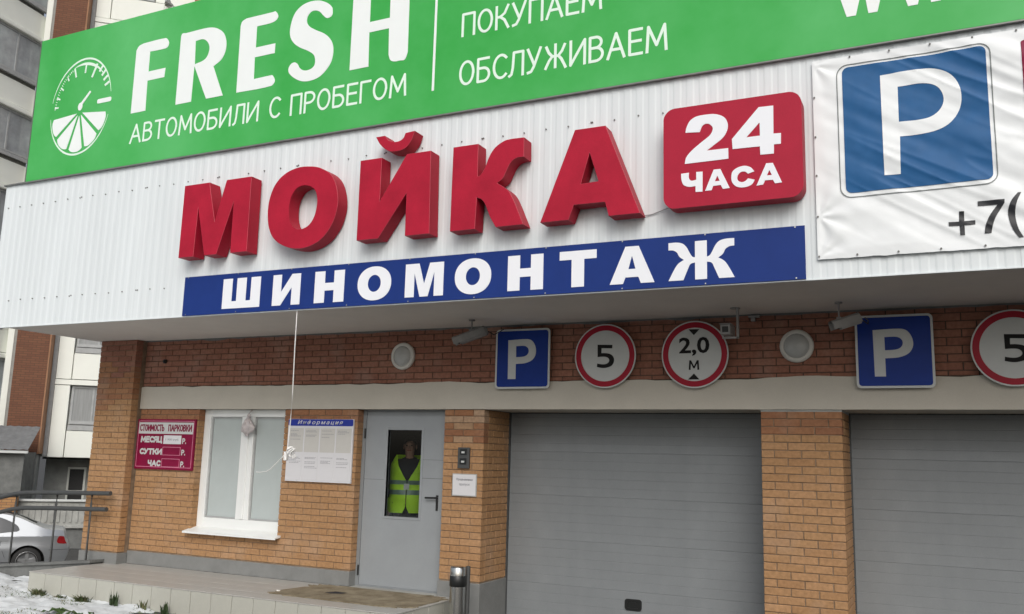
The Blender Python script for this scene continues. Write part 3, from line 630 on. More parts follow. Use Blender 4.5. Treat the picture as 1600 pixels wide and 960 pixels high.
# worn brown doormat / carpet strip on the landing, ragged edge
pts = []
for i in range(150):
    t = 2 * math.pi * i / 150; cx, cz = -6.10, -.55; rx, rz = .93, .47
    q = (abs(math.cos(t)) ** .3 * math.copysign(1, math.cos(t)), abs(math.sin(t)) ** .3 * math.copysign(1, math.sin(t)))
    k = 1 + .10 * noise.noise(Vector((5 * math.cos(t), 5 * math.sin(t), 1))) + .05 * noise.noise(Vector((16 * math.cos(t), 16 * math.sin(t), 4)))
    pts.append((cx + rx * q[0] * k, cz + rz * q[1] * k))
vs, fs = fill2d([pts], .008); b = MB().add([(x, z, .2852 + .008 - y) for x, y, z in vs], fs)
tag(b.build('doormat', 'mat_brown'), 'worn wet brown carpet mat lying on the tiled landing in front of the grey door', 'doormat')
b = MB(); bm = bmesh.new(); bmesh.ops.create_icosphere(bm, subdivisions=2, radius=.02)
for v in bm.verts: v.co *= 1 + .4 * noise.noise(v.co * 60); v.co.z = v.co.z * .5 + .294
for v in bm.verts: v.co.x += -7.02; v.co.y += -.82
b.bm(bm); tag(b.build('litter', 'litter'), 'tiny crumpled white scrap of litter on the tiled landing below the window', 'litter')
b = MB(); b.add([(-6.52, -.62, .295), (-6.40, -.55, .30), (-6.28, -.50, .297), (-6.30, -.58, .296), (-6.42, -.64, .294), (-6.40, -.58, .312)], [(0, 1, 5), (1, 2, 5), (2, 3, 5), (3, 4, 5), (4, 0, 5), (0, 4, 3, 2, 1)])
tag(b.build('dead_leaf', 'jacket'), 'small dark dead leaf lying on the brown mat near the door', 'leaf')

# ramp wall and railing at the left
rw = MB(); 
def ramp_top(x): return .30 - .10 * (-10.65 - x)
for a, b_ in ((-10.645, -12.6), (-12.6, -16.5)):
    for z_in, ya, yb in ((0, -.40, -.20),):
        rw.add([(a, ya, -.7), (b_, ya, -.7), (b_, yb, -.7), (a, yb, -.7), (a, ya, ramp_top(a)), (b_, ya, ramp_top(b_)), (b_, yb, ramp_top(b_)), (a, yb, ramp_top(a))], [(0, 1, 2, 3), (4, 7, 6, 5), (0, 4, 5, 1), (2, 6, 7, 3), (0, 3, 7, 4), (1, 5, 6, 2)])
rwo = rw.build('ramp_wall', 'concrete'); tag(rwo, 'low dark grey concrete ramp wall left of the tiled landing', 'ramp wall')
cp = MB(); a, b_ = -10.60, -16.5
cp.add([(a, -.43, ramp_top(a) + .002), (b_, -.43, ramp_top(b_) + .002), (b_, -.17, ramp_top(b_) + .002), (a, -.17, ramp_top(a) + .002), (a, -.43, ramp_top(a) + .035), (b_, -.43, ramp_top(b_) + .035), (b_, -.17, ramp_top(b_) + .035), (a, -.17, ramp_top(a) + .035)], [(0, 1, 2, 3), (4, 7, 6, 5), (0, 4, 5, 1), (2, 6, 7, 3), (0, 3, 7, 4), (1, 5, 6, 2)])
cp.build('coping', 'concrete', rwo)
rl = thing('ramp_railing', 'grey steel pipe railing with two handrails on the ramp wall before the silver car', 'railing', (-12, -.31, 0))
for z0, x0 in ((1.236, -10.47), (1.018, -10.52)):
    p = [(x0, -.31, z0), (-11.5, -.31, z0 - .03), (-12.2, -.31, z0 - .058), (-12.45, -.31, z0 - .085), (-12.85, -.31, z0 - .17), (-16.3, -.31, z0 - 1.0)]
    MB().tube(p, .031, 12).build('handrail', 'pipe_grey', rl)
for x in (-10.83, -11.54, -12.41, -13.6, -14.8, -16.0):
    zt = 1.21 - .035 * (-10.47 - x) if x > -12.45 else 1.15 - .245 * (-12.45 - x)
    MB().tube([(x, -.31, ramp_top(x)), (x, -.31, zt - .24), (x - .012, -.30, zt - .12), (x, -.31, zt)], .015, 8).build('post', 'pipe_grey', rl)

# ============================================================ SIGNS
def fasten(parent, pts, y, mt='screw', r=.008):
    s = MB()
    for x, z in pts: s.cyl((x, y, z), (x, y - .006, z), r, 8)
    tag(s.build('screw_heads', mt, parent), kind='stuff')

# green sign box
gs = thing('green_sign', 'long green dealership sign box with FRESH in white, on top of the white cladding', 'sign', (-4, -1.6, 5.3))
MB().box(-11.05, 5.573, -1.6970, -1.45, 5.3559, 7.38, bev=.006).build('sign_face', 'green', gs)
f = MB(); f.box(-11.06, 5.583, -1.7030, -1.44, 5.3427, 5.3549); f.box(-11.06, -11.05, -1.7030, -1.44, 5.3549, 7.3825); f.build('frame', 'alu', gs)
for k in ('fF', 'fR', 'fE', 'fS', 'fH'): flat('letter', [smooth_loop(l) for l in GLYPH[k]], -1.7000, .003, 'white_vinyl', gs)
strokes('lettering', 'АВТОМОБИЛИ', -9.135, -7.048, 5.6345, 5.8929, -1.6985, 'pale_green', gs, .029)
strokes('lettering', 'С', -6.891, -6.739, 5.6345, 5.898, -1.6985, 'pale_green', gs, .029)
strokes('lettering', 'ПРОБЕГОМ', -6.587, -5.026, 5.6295, 5.8879, -1.6985, 'pale_green', gs, .029)
strokes('lettering', 'ПОКУПАЕМ', -4.38, -2.827, 6.1645, 6.43, -1.6985, 'pale_green', gs, .029)
strokes('lettering', 'ОБСЛУЖИВАЕМ', -4.388, -2.179, 5.6244, 5.898, -1.6985, 'pale_green', gs, .029)
MB().box(-4.712, -4.684, -1.7000, -1.6960, 5.6295, 7.1697).build('divider_line', 'white_vinyl', gs)
for k in ('w1', 'w2', 'w3'): flat('letter', GLYPH[k], -1.7000, .003, 'white_vinyl', gs)

# emblem: gauge above, citrus slice below
EC, EZ = -10.12, 6.2922
def arc_band(cx, cz, rx, rz, a0, a1, w0, w1, n=60):
    o, i = [], []
    for k in range(n + 1):
        t = k / n; a = R_(a0 + (a1 - a0) * t); wd = (w0 + (w1 - w0) * t) if not callable(w0) else w0(t)
        o.append((cx + rx * math.cos(a), cz + rz * math.sin(a))); i.append((cx + (rx - wd) * math.cos(a), cz + (rz - wd) * math.sin(a)))
    return o + i[::-1]
em = MB()
taper = lambda t: .004 + .022 * math.sin(math.pi * t)
flat('', [arc_band(EC, EZ, .565, .672, 10, 170, taper, 0)], -1.7000, .003, None, None, em)
flat('', [arc_band(EC, EZ - .02, .565, .66, 188, 345, taper, 0)], -1.7000, .003, None, None, em)
flat('', [arc_band(EC, EZ, .50, .605, 42, 112, lambda t: .006 + .034 * math.sin(math.pi * t), 0)], -1.7000, .003, None, None, em)
em.build('emblem_ring', 'pale_green', gs)
tk = MB()
def tick(a, r0, r1, wd, rz=.60, rx=.50):
    t = R_(a); c_, s_ = math.cos(t), math.sin(t); p0 = (EC + rx * r0 * c_, EZ + rz * r0 * s_); p1 = (EC + rx * r1 * c_, EZ + rz * r1 * s_)
    d = Vector((p1[0] - p0[0], p1[1] - p0[1])).normalized(); nx, nz = -d.y * wd / 2, d.x * wd / 2
    flat('gauge_tick', [[(p0[0] + nx, p0[1] + nz), (p0[0] - nx, p0[1] - nz), (p1[0] - nx, p1[1] - nz), (p1[0] + nx, p1[1] + nz)]], -1.7008 - .0001 * (int(a) % 3), .003, 'pale_green', gs)
for a in (176, 163, 148, 130): tick(a, .86, 1.0, .022)
for a in (112, 86): tick(a, .76, 1.0, .026)
tick(62, .70, 1.04, .034)
for a in [117 + 3.4 * i for i in range(19)]: tick(a, .95, 1.0, .009)
for a in (50, 41, 32, 23): tick(a, .93, 1.10, .034)
flat('gauge_tick', [rrect(EC + .315, EC + .575, 6.2729, 6.3337, .024)], -1.7005, .003, 'white_vinyl', gs)
nd = MB(); flat('', [[(EC - .02, 6.3084), (EC + .005, 6.2729), (EC + .18, 6.4604), (EC + .155, 6.4807)]], -1.7005, .003, None, None, nd); flat('', [ell(EC, 6.2831, .042, .055, 24)], -1.7010, .003, None, None, nd)
nd.build('gauge_needle', 'white_vinyl', gs)
for k in range(5):
    a0 = 184 + k * 34.6; a1 = a0 + 31; cx, cz = EC, 6.2121; r0 = .16
    mid = R_((a0 + a1) / 2); ox, oz = .035 * math.cos(mid), .035 * math.sin(mid)
    lp = [(cx + ox + .02 * math.cos(mid), cz + oz + .02 * math.sin(mid))] + [(cx + ox + (.49 - .03 * (abs(i - 5) / 5) ** 3) * math.cos(R_(a0 + (a1 - a0) * i / 10)), cz + oz + (.52 - .03 * (abs(i - 5) / 5) ** 3) * math.sin(R_(a0 + (a1 - a0) * i / 10))) for i in range(11)]
    flat('citrus_segment', [lp], -1.7000, .003, 'white_vinyl', gs)

# big red channel letters
ls = thing('channel_letters', 'row of five big red letters reading МОЙКА on the white cladding', 'letter sign', (-5.2, -1.75, 4.04))
def channel(name, keys, y0=-1.845, dep=.165, parent=ls, mf='letter_red', ms='letter_side'):
    b = MB()
    for k in keys:
        vs, fs = fill2d([smooth_loop(l) for l in GLYPH[k]], dep, .0035)
        b.add([(x, y + y0, z) for x, y, z in vs], fs, 0)
    o = b.build(name, [mf, ms, 'letter_edge'], parent)
    for p in o.data.polygons:
        if p.normal.y > -.95: p.material_index = 2 if p.normal.y < -.3 else 1
    return o
for k in ('M', 'O', 'I', 'K', 'A'):
    if k == 'I':
        o = channel('letter', ['I', 'breve'])
    else: channel('letter', [k])
# 24-hour box
bx = thing('hours_box', 'red rounded light box reading 24 ЧАСА at the right end of the big red letters', 'light box', (-1.58, -1.75, 4.06))
vs, fs = fill2d([rrect(-2.178, -.99, 4.058, 4.980, .105, 8)], .16, .0); b = MB().add([(x, y - 1.845, z) for x, y, z in vs], fs); o = b.build('case', ['box_red', 'letter_side'], bx)
for p in o.data.polygons:
    if p.normal.y > -.9: p.material_index = 1
for k in ('2', '4', 'Ch', 'a1', 'C', 'a2'): flat('numeral' if k in '24' else 'letter', [smooth_loop(l) for l in GLYPH[k]], -1.849, .004, 'white_letter', bx)

MB().tube([(-2.42, -1.675, 4.07), (-2.33, -1.674, 4.075), (-2.25, -1.676, 4.10), (-2.16, -1.70, 4.115), (-2.12, -1.72, 4.12)], .0045, 6).build('wire', 'win_grey', bx)
# blue strip
bs = thing('blue_strip_sign', 'long dark blue strip reading ШИНОМОНТАЖ in white under the red letters', 'sign', (-4.5, -1.68, 3.39))
MB().box(-7.99, -1.012, -1.684, -1.676, 3.392, 3.852, bev=.002).build('strip_panel', 'strip_blue', bs)
HV = {
 'Ш': [[(0, 0), (0, 1), (.25, 1), (.25, .24), (.375, .24), (.375, 1), (.625, 1), (.625, .24), (.75, .24), (.75, 1), (1, 1), (1, 0)]],
 'И': [[(0, 0), (0, 1), (.31, 1), (.31, .43), (.69, 1), (1, 1), (1, 0), (.69, 0), (.69, .57), (.31, 0)]],
 'Н': [[(0, 0), (0, 1), (.345, 1), (.345, .62), (.655, .62), (.655, 1), (1, 1), (1, 0), (.655, 0), (.655, .38), (.345, .38), (.345, 0)]],
 'О': [[(.5 + .5 * math.copysign(abs(math.cos(t)) ** .93, math.cos(t)), .5 + .5 * math.copysign(abs(math.sin(t)) ** .93, math.sin(t))) for t in [2 * math.pi * i / 48 for i in range(48)]], ell(.5, .5, .195, .25, 32)],
 'М': [[(0, 0), (0, 1), (.36, 1), (.5, .38), (.64, 1), (1, 1), (1, 0), (.76, 0), (.76, .72), (.605, 0), (.395, 0), (.24, .72), (.24, 0)]],
 'Т': [[(0, 1), (1, 1), (1, .76), (.67, .76), (.67, 0), (.33, 0), (.33, .76), (0, .76)]],
 'А': [[(.35, 1), (.65, 1), (1, 0), (.70, 0), (.645, .17), (.355, .17), (.30, 0), (0, 0)], [(.5, .75), (.42, .39), (.58, .39)]],
 'Ж': [[(0, 1), (.13, 1, 1), (.22, .96, 1), (.28, .86, 1), (.33, .70, 1), (.37, .60, 1), (.41, .575), (.41, 1), (.59, 1), (.59, .575), (.63, .60, 1), (.67, .70, 1), (.72, .86, 1), (.78, .96, 1), (.87, 1, 1), (1, 1), (1, .81), (.93, .80, 1), (.87, .74, 1), (.83, .62, 1), (.76, .53), (.84, .45, 1), (.90, .32, 1), (1, 0), (.77, 0), (.70, .28, 1), (.66, .41, 1), (.59, .445), (.59, 0), (.41, 0), (.41, .445), (.34, .41, 1), (.30, .28, 1), (.23, 0), (0, 0), (.10, .32, 1), (.16, .45, 1), (.24, .53), (.17, .62, 1), (.13, .74, 1), (.07, .80, 1), (0, .81)]],
}
SB, STP = 3.446, 3.79
for ch, xa, xb in (('Ш', -7.385, -6.838), ('И', -6.660, -6.279), ('Н', -6.085, -5.697), ('О', -5.524, -5.106), ('М', -4.935, -4.485), ('О', -4.355, -3.949), ('Н', -3.770, -3.396), ('Т', -3.229, -2.860), ('А', -2.73, -2.308), ('Ж', -2.18, -1.598)):
    lps = [smooth_loop([(xa + (xb - xa) * p[0], SB + (STP - SB) * (p[1] * (1.045 if ch == 'О' else 1) - (.022 if ch == 'О' else 0)), *p[2:]) for p in lp]) for lp in HV[ch]]
    flat('letter', lps, -1.688, .004, 'white_letter', bs)
fasten(bs, [(x, z) for x in [-7.93 + .76 * i for i in range(10)] for z in (3.405, 3.842)], -1.684, 'steel', .007)

# wrinkled banner
bn = thing('parking_banner', 'creased white vinyl banner with big blue P sign, right of the red box', 'banner', (.3, -1.70, 3.55))
BX0, BX1, BZ0, BZ1 = -.915, 3.4, 3.548, 5.285
def wrk(x, z):
    e = min(1, min(x - BX0, BX1 - x, z - BZ0, BZ1 - z) / .10 + .15)
    d = 0
    u = x * .55 + z * .84; v = x * .84 - z * .55
    m_ = .35 + .65 * sst((x + .75) / .5)
    d += m_ * .024 * noise.noise(Vector((u * 3.6, v * .45, 1)))
    d += m_ * .015 * noise.noise(Vector((u * 8.5, v * .7, 8)))
    d += m_ * .009 * (1 - abs(noise.noise(Vector((u * 6, v * .5, 3)))) * 2) ** 3
    if x > .25: t = min(1, (x - .25) / .3); d += t * .008 * noise.noise(Vector((x * .7, z * 9, 2))) 
    d += .002 * noise.noise(Vector((x * 12, z * 12, 6)))
    # tucks radiating from the edge screws
    for sx, sz in ((BX0 + .02, 5.24), (BX0 + .02, 3.91), (BX0 + .02, 3.57)):
        r = math.hypot(x - sx, z - sz) + 1e-4; a = math.atan2(z - sz, x - sx); d += .010 * math.exp(-r / .30) * math.sin(7 * a + 1)
    return d * e
BY = -1.688
def conform(vs, fs, off):
    bm = bmesh.new(); vv = [bm.verts.new(v) for v in vs]
    for f_ in fs:
        try: bm.faces.new([vv[i] for i in f_])
        except ValueError: pass
    for _ in range(7):
        es = [e for e in bm.edges if e.calc_length() > .022]
        if not es: break
        bmesh.ops.subdivide_edges(bm, edges=es, cuts=1, use_grid_fill=False)
        bmesh.ops.triangulate(bm, faces=[f_ for f_ in bm.faces if len(f_.verts) > 3])
    for v in bm.verts: v.co.y = BY - wrk(v.co.x, v.co.z) - off
    return bm
def flat_sheet(loops):
    vs, fs = fill2d(loops, 0); return [(x, 0, z) for x, y, z in vs], fs
nx, nz = 300, 122
b = MB(); b.add([(BX0 + (BX1 - BX0) * i / nx, 0, BZ0 + (BZ1 - BZ0) * j / nz + (.006 * noise.noise(Vector((i * .15, 0, 5))) if j in (0, nz) else 0)) for j in range(nz + 1) for i in range(nx + 1)], [(j * (nx + 1) + i, j * (nx + 1) + i + 1, (j + 1) * (nx + 1) + i + 1, (j + 1) * (nx + 1) + i) for j in range(nz) for i in range(nx)], smooth=True)
b.v = [(x, BY - wrk(x, z), z) for x, y, z in b.v]; b.build('banner_cloth', 'banner', bn)
def bprint(name, loops, mt, off=.0045):
    vs, fs = flat_sheet(loops); bm = conform(vs, fs, off); b = MB(); b.bm(bm, smooth=True); o = b.build(name, mt, bn); return o
bprint('sign_outline', [rrect(-.722, .432, 4.048, 5.212, .09), rrect(-.714, .424, 4.056, 5.204, .084)], 'banner_line')
bprint('blue_field', [rrect(-.676, .398, 4.089, 5.187, .05)], 'banner_blue')
bprint('letter', [smooth_loop(l) for l in GLYPH['bP']], 'banner', .0075)
for k in ('b+', 'b7', 'b('): bprint('phone_digit', [smooth_loop(l) for l in GLYPH[k]], 'banner_ink')
bprint('red_field', [rrect(.642, 1.75, 4.2, 5.185, .02)], 'price_red')
fasten(bn, [(BX0 + .012, z) for z in (4.955, 4.605, 4.266, 3.911, 3.572)] + [(-.607 + .307 * i, 3.569) for i in range(12)] + [(-.61 + .307 * i, 5.275) for i in range(12)], -1.693)

# traffic signs on the upper wall
def sign_plate(t, loops, y, dep, mt, name): return flat(name, loops, y, dep, mt, t)
def shift(lps, dx, dz): return [[(p[0] + dx, p[1] + dz, *p[2:]) for p in lp] for lp in lps]
def parking_sign(x0, x1, z0, z1, label):
    t = thing('parking_sign', label, 'road sign', ((x0 + x1) / 2, -.08, z0), group='blue parking signs over the garage doors')
    sign_plate(t, [rrect(x0, x1, z0, z1, .045)], -.085, .012, 'sign_white', 'plate')
    sign_plate(t, [rrect(x0 + .022, x1 - .022, z0 + .022, z1 - .022, .03)], -.088, .003, 'sign_blue', 'blue_field')
    dx, dz = x0 + 4.690, z0 - (.772 + H)
    flat('letter', [smooth_loop(l) for l in shift(GLYPH['sP'], dx, dz)], -.0905, .003, 'sign_white', t)
    br = MB(); br.box(x0 + .1, x1 - .1, -.073, -.02, z0 + .12, z0 + .15); br.box(x0 + .1, x1 - .1, -.073, .0, z1 - .2, z1 - .17); br.build('bracket', 'alu', t)
parking_sign(-4.690, -4.008, .772 + H, 1.457 + H, 'square blue P sign between the left wall lamp and a speed limit sign')
parking_sign(-.786, -.097, .743 + H, 1.445 + H, 'larger-looking square blue P sign at right, partly covered by a camera')
def round_sign(cx, cz, r, label, cat='road sign', group=None):
    t = thing('round_sign', label, cat, (cx, -.08, cz - r), group=group)
    sign_plate(t, [ell(cx, cz, r, r, 64)], -.085, .012, 'sign_white', 'plate')
    sign_plate(t, [ell(cx, cz, r - .014, r - .014, 64), ell(cx, cz, r - .072, r - .072, 64)], -.088, .003, 'sign_red', 'red_ring')
    br = MB(); br.box(cx - .15, cx + .15, -.073, -.02, cz - .2, cz - .17); br.box(cx - .15, cx + .15, -.073, .0, cz + .15, cz + .18); br.build('bracket', 'alu', t)
    return t
t = round_sign(-3.352, 1.121 + H, .351, 'round red-rimmed 5 sign between the left P sign and the 2,0 м sign', group='round speed limit signs')
flat('numeral', [smooth_loop(l) for l in GLYPH['s5']], -.088, .003, 'sign_ink', t)
t = round_sign(-2.362, 1.113 + H, .353, 'round red-rimmed height limit sign reading 2,0 м with black arrowheads')
text('numeral', '2,0', -2.527, -2.206, 1.095 + H, 1.293 + H, -.088, 'sign_ink', t, weight=.022)
for o in [o for o in t.children if o.name.startswith('numeral')]: pass
flat('lettering', [[(-2.424 + .11 * a, .95 + H + .10 * c_) for a, c_ in [(0, 0), (.05, 1), (.22, 1), (.5, .38), (.78, 1), (.95, 1), (1, 0), (.83, 0), (.80, .68), (.56, .16), (.44, .16), (.20, .68), (.17, 0)]]], -.088, .003, 'sign_ink', t)
flat('arrowhead', [[(-2.425, 1.378 + H), (-2.309, 1.376 + H), (-2.368, 1.314 + H)]], -.088, .003, 'sign_ink', t); flat('arrowhead', [[(-2.432, .85 + H), (-2.313, .85 + H), (-2.370, .912 + H)]], -.088, .003, 'sign_ink', t)
t = round_sign(.556, 1.098 + H, .350, 'round red-rimmed 5 sign at the right edge, above the second garage door', group='round speed limit signs')
flat('numeral', [smooth_loop(l) for l in shift(GLYPH['s5'], 3.920, -.022)], -.088, .003, 'sign_ink', t)

# round wall lamps
for cx, cz, lab in ((-5.995, 1.190 + H, 'round white bulkhead lamp on the brick band above the grey door'), (-1.342, 1.176 + H, 'round white bulkhead lamp between the height limit sign and the right P sign')):
    t = thing('wall_lamp', lab, 'lamp', (cx, 0, cz - .163), group='round wall lamps')
    MB().lathe([(.001, .035), (.12, .035), (.125, .05), (.163, .04), (.167, .02), (.163, 0)], 40, 0, (cx, 0, cz), 'Y').build('housing', 'lamp_ring', t)
    MB().lathe([(.001, .088), (.05, .084), (.09, .072), (.115, .056), (.124, .046)], 40, 0, (cx, 0, cz), 'Y').build('lamp_shade', 'lamp_glass', t)

# cctv cameras under the canopy
def cctv_side(x_front, z_front, x_back, z_back, xr, y, lab, mt='cam_grey', big=1):
    t = thing('security_camera', lab, 'security camera', (xr, y, 3.3), group='security cameras under the canopy')
    a = Vector((x_front, y - .05, z_front)); b = Vector((x_back, y + .05, z_back)); d = (b - a); L_ = d.length; q = d.to_track_quat('X', 'Z').to_matrix().to_4x4(); mx = Matrix.Translation(a) @ q
    bm = bmesh.new(); bmesh.ops.create_cube(bm, size=1)
    for v in bm.verts: v.co = Vector((L_ / 2 + v.co.x * L_ * .92, v.co.y * .085 * big, v.co.z * .085 * big))
    bmesh.ops.bevel(bm, geom=bm.edges[:], offset=.014, segments=2, affect='EDGES'); MB().bm(bm, mtx=mx).build('housing', mt, t)
    s_ = MB(); prof = [(a_ * big, b_ * big) for a_, b_ in [(-.056, -.02), (-.056, .045), (-.03, .062), (.03, .062), (.056, .045), (.056, -.02)]]
    vs = [mx @ Vector((xx, p, z)) for xx in (-.05, L_ * .9) for p, z in prof] + [mx @ Vector((xx, p * .94, z - .004)) for xx in (-.05, L_ * .9) for p, z in prof]
    fs = [(i, i + 1, 7 + i, 6 + i) for i in range(5)] + [(12 + i, 18 + i, 19 + i, 13 + i) for i in range(5)]; s_.add(vs, fs); s_.build('sun_shield', mt, t)
    l = MB(); l.cyl(mx @ Vector((.0, 0, 0)), mx @ Vector((.02, 0, 0)), .03, 16); l.build('lens', 'black_plastic', t)
    r = MB(); r.cyl((xr, y, z_back + .0), (xr, y, 3.39), .008, 10); r.cyl((xr, y, 3.375), (xr, y, 3.39), .035, 16); r.box(xr - .02, xr + .02, y - .03, y + .03, z_back - .06, z_back + .01); r.build('bracket', mt, t)
    c_ = MB().tube([mx @ Vector((L_ * .95, 0, 0)), (x_back + .05, y + .08, z_back - .05), (x_back + .04, y + .25, z_back + .01), (x_back, y + .42, z_back + .06)], .006, 8); c_.build('cable', 'black_plastic', t)
cctv_side(-4.93, 1.27 + H, -4.60, 1.40 + H, -4.79, -.50, 'grey box camera on a rod just left of the left P sign', 'cam_dark', 1.05)
cctv_side(-.90, 1.285 + H, -.69, 1.365 + H, -.885, -.50, 'pale grey box camera on a rod overlapping the corner of the right P sign')
t = thing('security_camera', 'small square-faced camera on an L bracket beside the 2,0 м height limit sign', 'security camera', (-1.9, -.5, 3.3), group='security cameras under the canopy')
MB().box(-1.985, -1.885, -.56, -.34, 3.115, 3.215, bev=.01).build('housing', 'cam_grey', t)
MB().box(-1.965, -1.905, -.566, -.558, 3.137, 3.193, bev=.004).build('lens', 'black_plastic', t)
f = MB(); f.box(-1.99, -1.88, -.57, -.33, 3.217, 3.223); f.build('sun_shield', 'cam_grey', t)
f = MB(); f.box(-1.845, -1.825, -.47, -.43, 3.09, 3.39); f.box(-1.985, -1.825, -.47, -.43, 3.085, 3.10); f.cyl((-1.86, -.45, 3.38), (-1.86, -.45, 3.39), .05, 16); f.build('bracket', 'cam_grey', t)
b = MB(); b.box(-1.81, -1.70, -.06, 0, 3.352, 3.372, bev=.004); b.box(-1.785, -1.745, -.045, 0, 3.315, 3.352); tag(b.build('motion_sensor', 'cam_grey'), 'tiny white sensor at the top of the brick band right of the middle camera', 'sensor')
b = MB(); b.cyl((-9.985, -.03, 3.085), (-9.985, -.002, 3.085), .030, 16); b.cyl((-9.985, -.03, 3.085), (-9.985, -.045, 3.085), .018, 14); tag(b.build('junction_box', 'black_plastic'), 'small round dark fitting on the brick band near the left corner pillar', 'electrical box')

# price board
pb = thing('price_board', 'crimson parking price board with four rows of text, left of the white window', 'price board', (-9.84, -.02, 1.58))
Zc = lambda z: z + H
MB().box(-10.385, -9.292, -.03, 0, Zc(-.292), Zc(.402), bev=.004).build('board', 'price_red', pb)
flat('border_line', [rrect(-10.36, -9.315, Zc(-.262), Zc(.378), .012), rrect(-10.352, -9.323, Zc(-.254), Zc(.370), .01)], -.032, .003, 'price_pink', pb)
MB().box(-10.352, -9.323, -.0335, -.03, Zc(.198), Zc(.355)).build('title_field', 'sign_white', pb)
strokes('lettering', 'СТОИМОСТЬ', -10.33, -9.86, Zc(.232), Zc(.328), -.0345, 'price_red', pb, .017, .24)
strokes('lettering', 'ПАРКОВКИ', -9.79, -9.345, Zc(.232), Zc(.328), -.0345, 'price_red', pb, .017, .24)
for tx, xa, xb, z0, z1 in (('МЕСЯЦ', -10.30, -9.885, .075, .165), ('СУТКИ', -10.30, -9.875, -.09, -.005), ('ЧАС', -10.125, -9.885, -.25, -.165)): strokes('lettering', tx, xa, xb, Zc(z0), Zc(z1), -.0315, 'sign_white', pb, .024, .22)
for z0 in (.065, -.09, -.25): strokes('lettering', 'Р.', -9.51, -9.435, Zc(z0), Zc(z0 + .078), -.0315, 'sign_white', pb, .017)
MB().box(-9.86, -9.53, -.0345, -.03, Zc(.06), Zc(.178)).build('price_card', 'paper', pb)
text('lettering', '1 900 руб.', -9.82, -9.57, Zc(.10), Zc(.135), -.0365, 'text_grey', pb)
for z0 in (-.095, -.255): flat('price_slot', [rrect(-9.865, -9.53, Zc(z0), Zc(z0 + .115), .006), rrect(-9.858, -9.537, Zc(z0 + .007), Zc(z0 + .108), .004)], -.034, .004, 'price_pink', pb)

# notice board
nb = thing('notice_board', 'white information board with a blue header and pinned sheets, between window and grey door', 'notice board', (-7.18, -.02, 1.5))
MB().box(-7.695, -6.672, -.025, 0, Zc(-.370), Zc(.417), bev=.004).build('board', 'paper', nb)
flat('header', [rrect(-7.69, -6.677, Zc(.331), Zc(.414), .02)], -.029, .004, 'info_blue', nb)
text('lettering', 'Информация', -7.54, -6.83, Zc(.338), Zc(.402), -.0315, 'paper', nb, weight=.01, shear=.3, spacing=1.35)
random.seed(5)
for r in range(2):
    for c_ in range(4):
        xa = -7.665 + c_ * .247; za = (.0 if r == 0 else -.345); hh = .30 if r == 0 else .31
        MB().box(xa, xa + .225, -.0275, -.025, Zc(za), Zc(za + hh)).build('sheet', 'paper_warm' if r == 0 else 'paper', nb)
        tl = MB(); rows = random.randint(3, 5) if (r, c_) != (1, 1) else 6; z = za + hh - .035
        for k in range(rows):
            ww = random.uniform(.10, .18); x_ = xa + .022; 
            while x_ < xa + .02 + ww: l_ = random.uniform(.012, .035); tl.box(x_, x_ + l_, -.0285, -.0275, Zc(z), Zc(z + .006)); x_ += l_ + .006
            z -= random.choice((.014, .018, .04))
        tag(tl.build('text_lines', 'text_grey', nb), kind='stuff')
random.seed(11)

# intercom and paper notice on the pillar
ic = thing('intercom', 'dark two-button intercom panel on the brick pillar right of the grey door', 'intercom', (-5.1, -.02, 1.73))
MB().box(-5.175, -5.024, -.03, 0, Zc(-.139), Zc(.101), bev=.004).build('casing', 'pipe_grey', ic)
for z in (.022, -.085):
    MB().box(-5.145, -5.055, -.036, -.03, Zc(z - .008), Zc(z + .062), bev=.003).build('button_panel', 'black_plastic', ic)
    MB().box(-5.122, -5.082, -.039, -.036, Zc(z + .012), Zc(z + .034)).build('label', 'sign_white', ic)
pn = thing('paper_notice', 'square white paper notice in a holder taped under the intercom on the brick pillar', 'notice', (-5.08, -.01, 1.41))
MB().box(-5.245, -4.925, -.012, 0, Zc(-.455), Zc(-.200), bev=.002).build('holder', 'lamp_glass', pn)
MB().box(-5.235, -4.937, -.0145, -.012, Zc(-.443), Zc(-.21)).build('sheet', 'paper', pn)
text('lettering', 'Предъявляем', -5.19, -4.975, Zc(-.283), Zc(-.250), -.0165, 'text_grey', pn, weight=.02)
text('lettering', 'пропуск', -5.15, -5.01, Zc(-.340), Zc(-.312), -.0165, 'text_grey', pn, weight=.02)

# power cable hanging from the canopy
cb = thing('hanging_cable', 'thin white cable hanging from the canopy edge, ending in a coil near the notice board', 'cable', (-6.33, -1.645, 1.87))
pts = [(-6.335, -1.645, 3.395), (-6.333, -1.645, 3.0), (-6.322, -1.646, 2.5), (-6.325, -1.645, 2.2), (-6.335, -1.646, 2.0), (-6.34, -1.646, 1.91)]
MB().tube(pts, .0055, 8).build('cord', 'cable_white', cb)
k = MB(); hp = []
for i in range(70):
    t = i / 69; a = t * 2 * math.pi * 4.2; r = .042 + .010 * math.sin(3.3 * a * .37)
    hp.append((-6.285 + .07 * (t - .5) + .018 * math.sin(2.1 * a), -1.646 + r * math.sin(a) * .8, 1.862 + r * math.cos(a) * 1.15))
k.tube(hp, .0068, 6); k.build('coil', 'cable_white', cb)
k = MB(); k.box(-6.375, -6.335, -1.665, -1.625, 1.775, 1.87, bev=.008); k.build('socket', 'cable_white', cb)
pts = [(-6.35, -1.646, 1.86), (-6.45, -1.648, 1.765), (-6.55, -1.65, 1.68), (-6.60, -1.652, 1.655), (-6.68, -1.655, 1.643), (-6.735, -1.656, 1.644)]
MB().tube(pts, .0045, 6).build('loose_end', 'cable_white', cb)
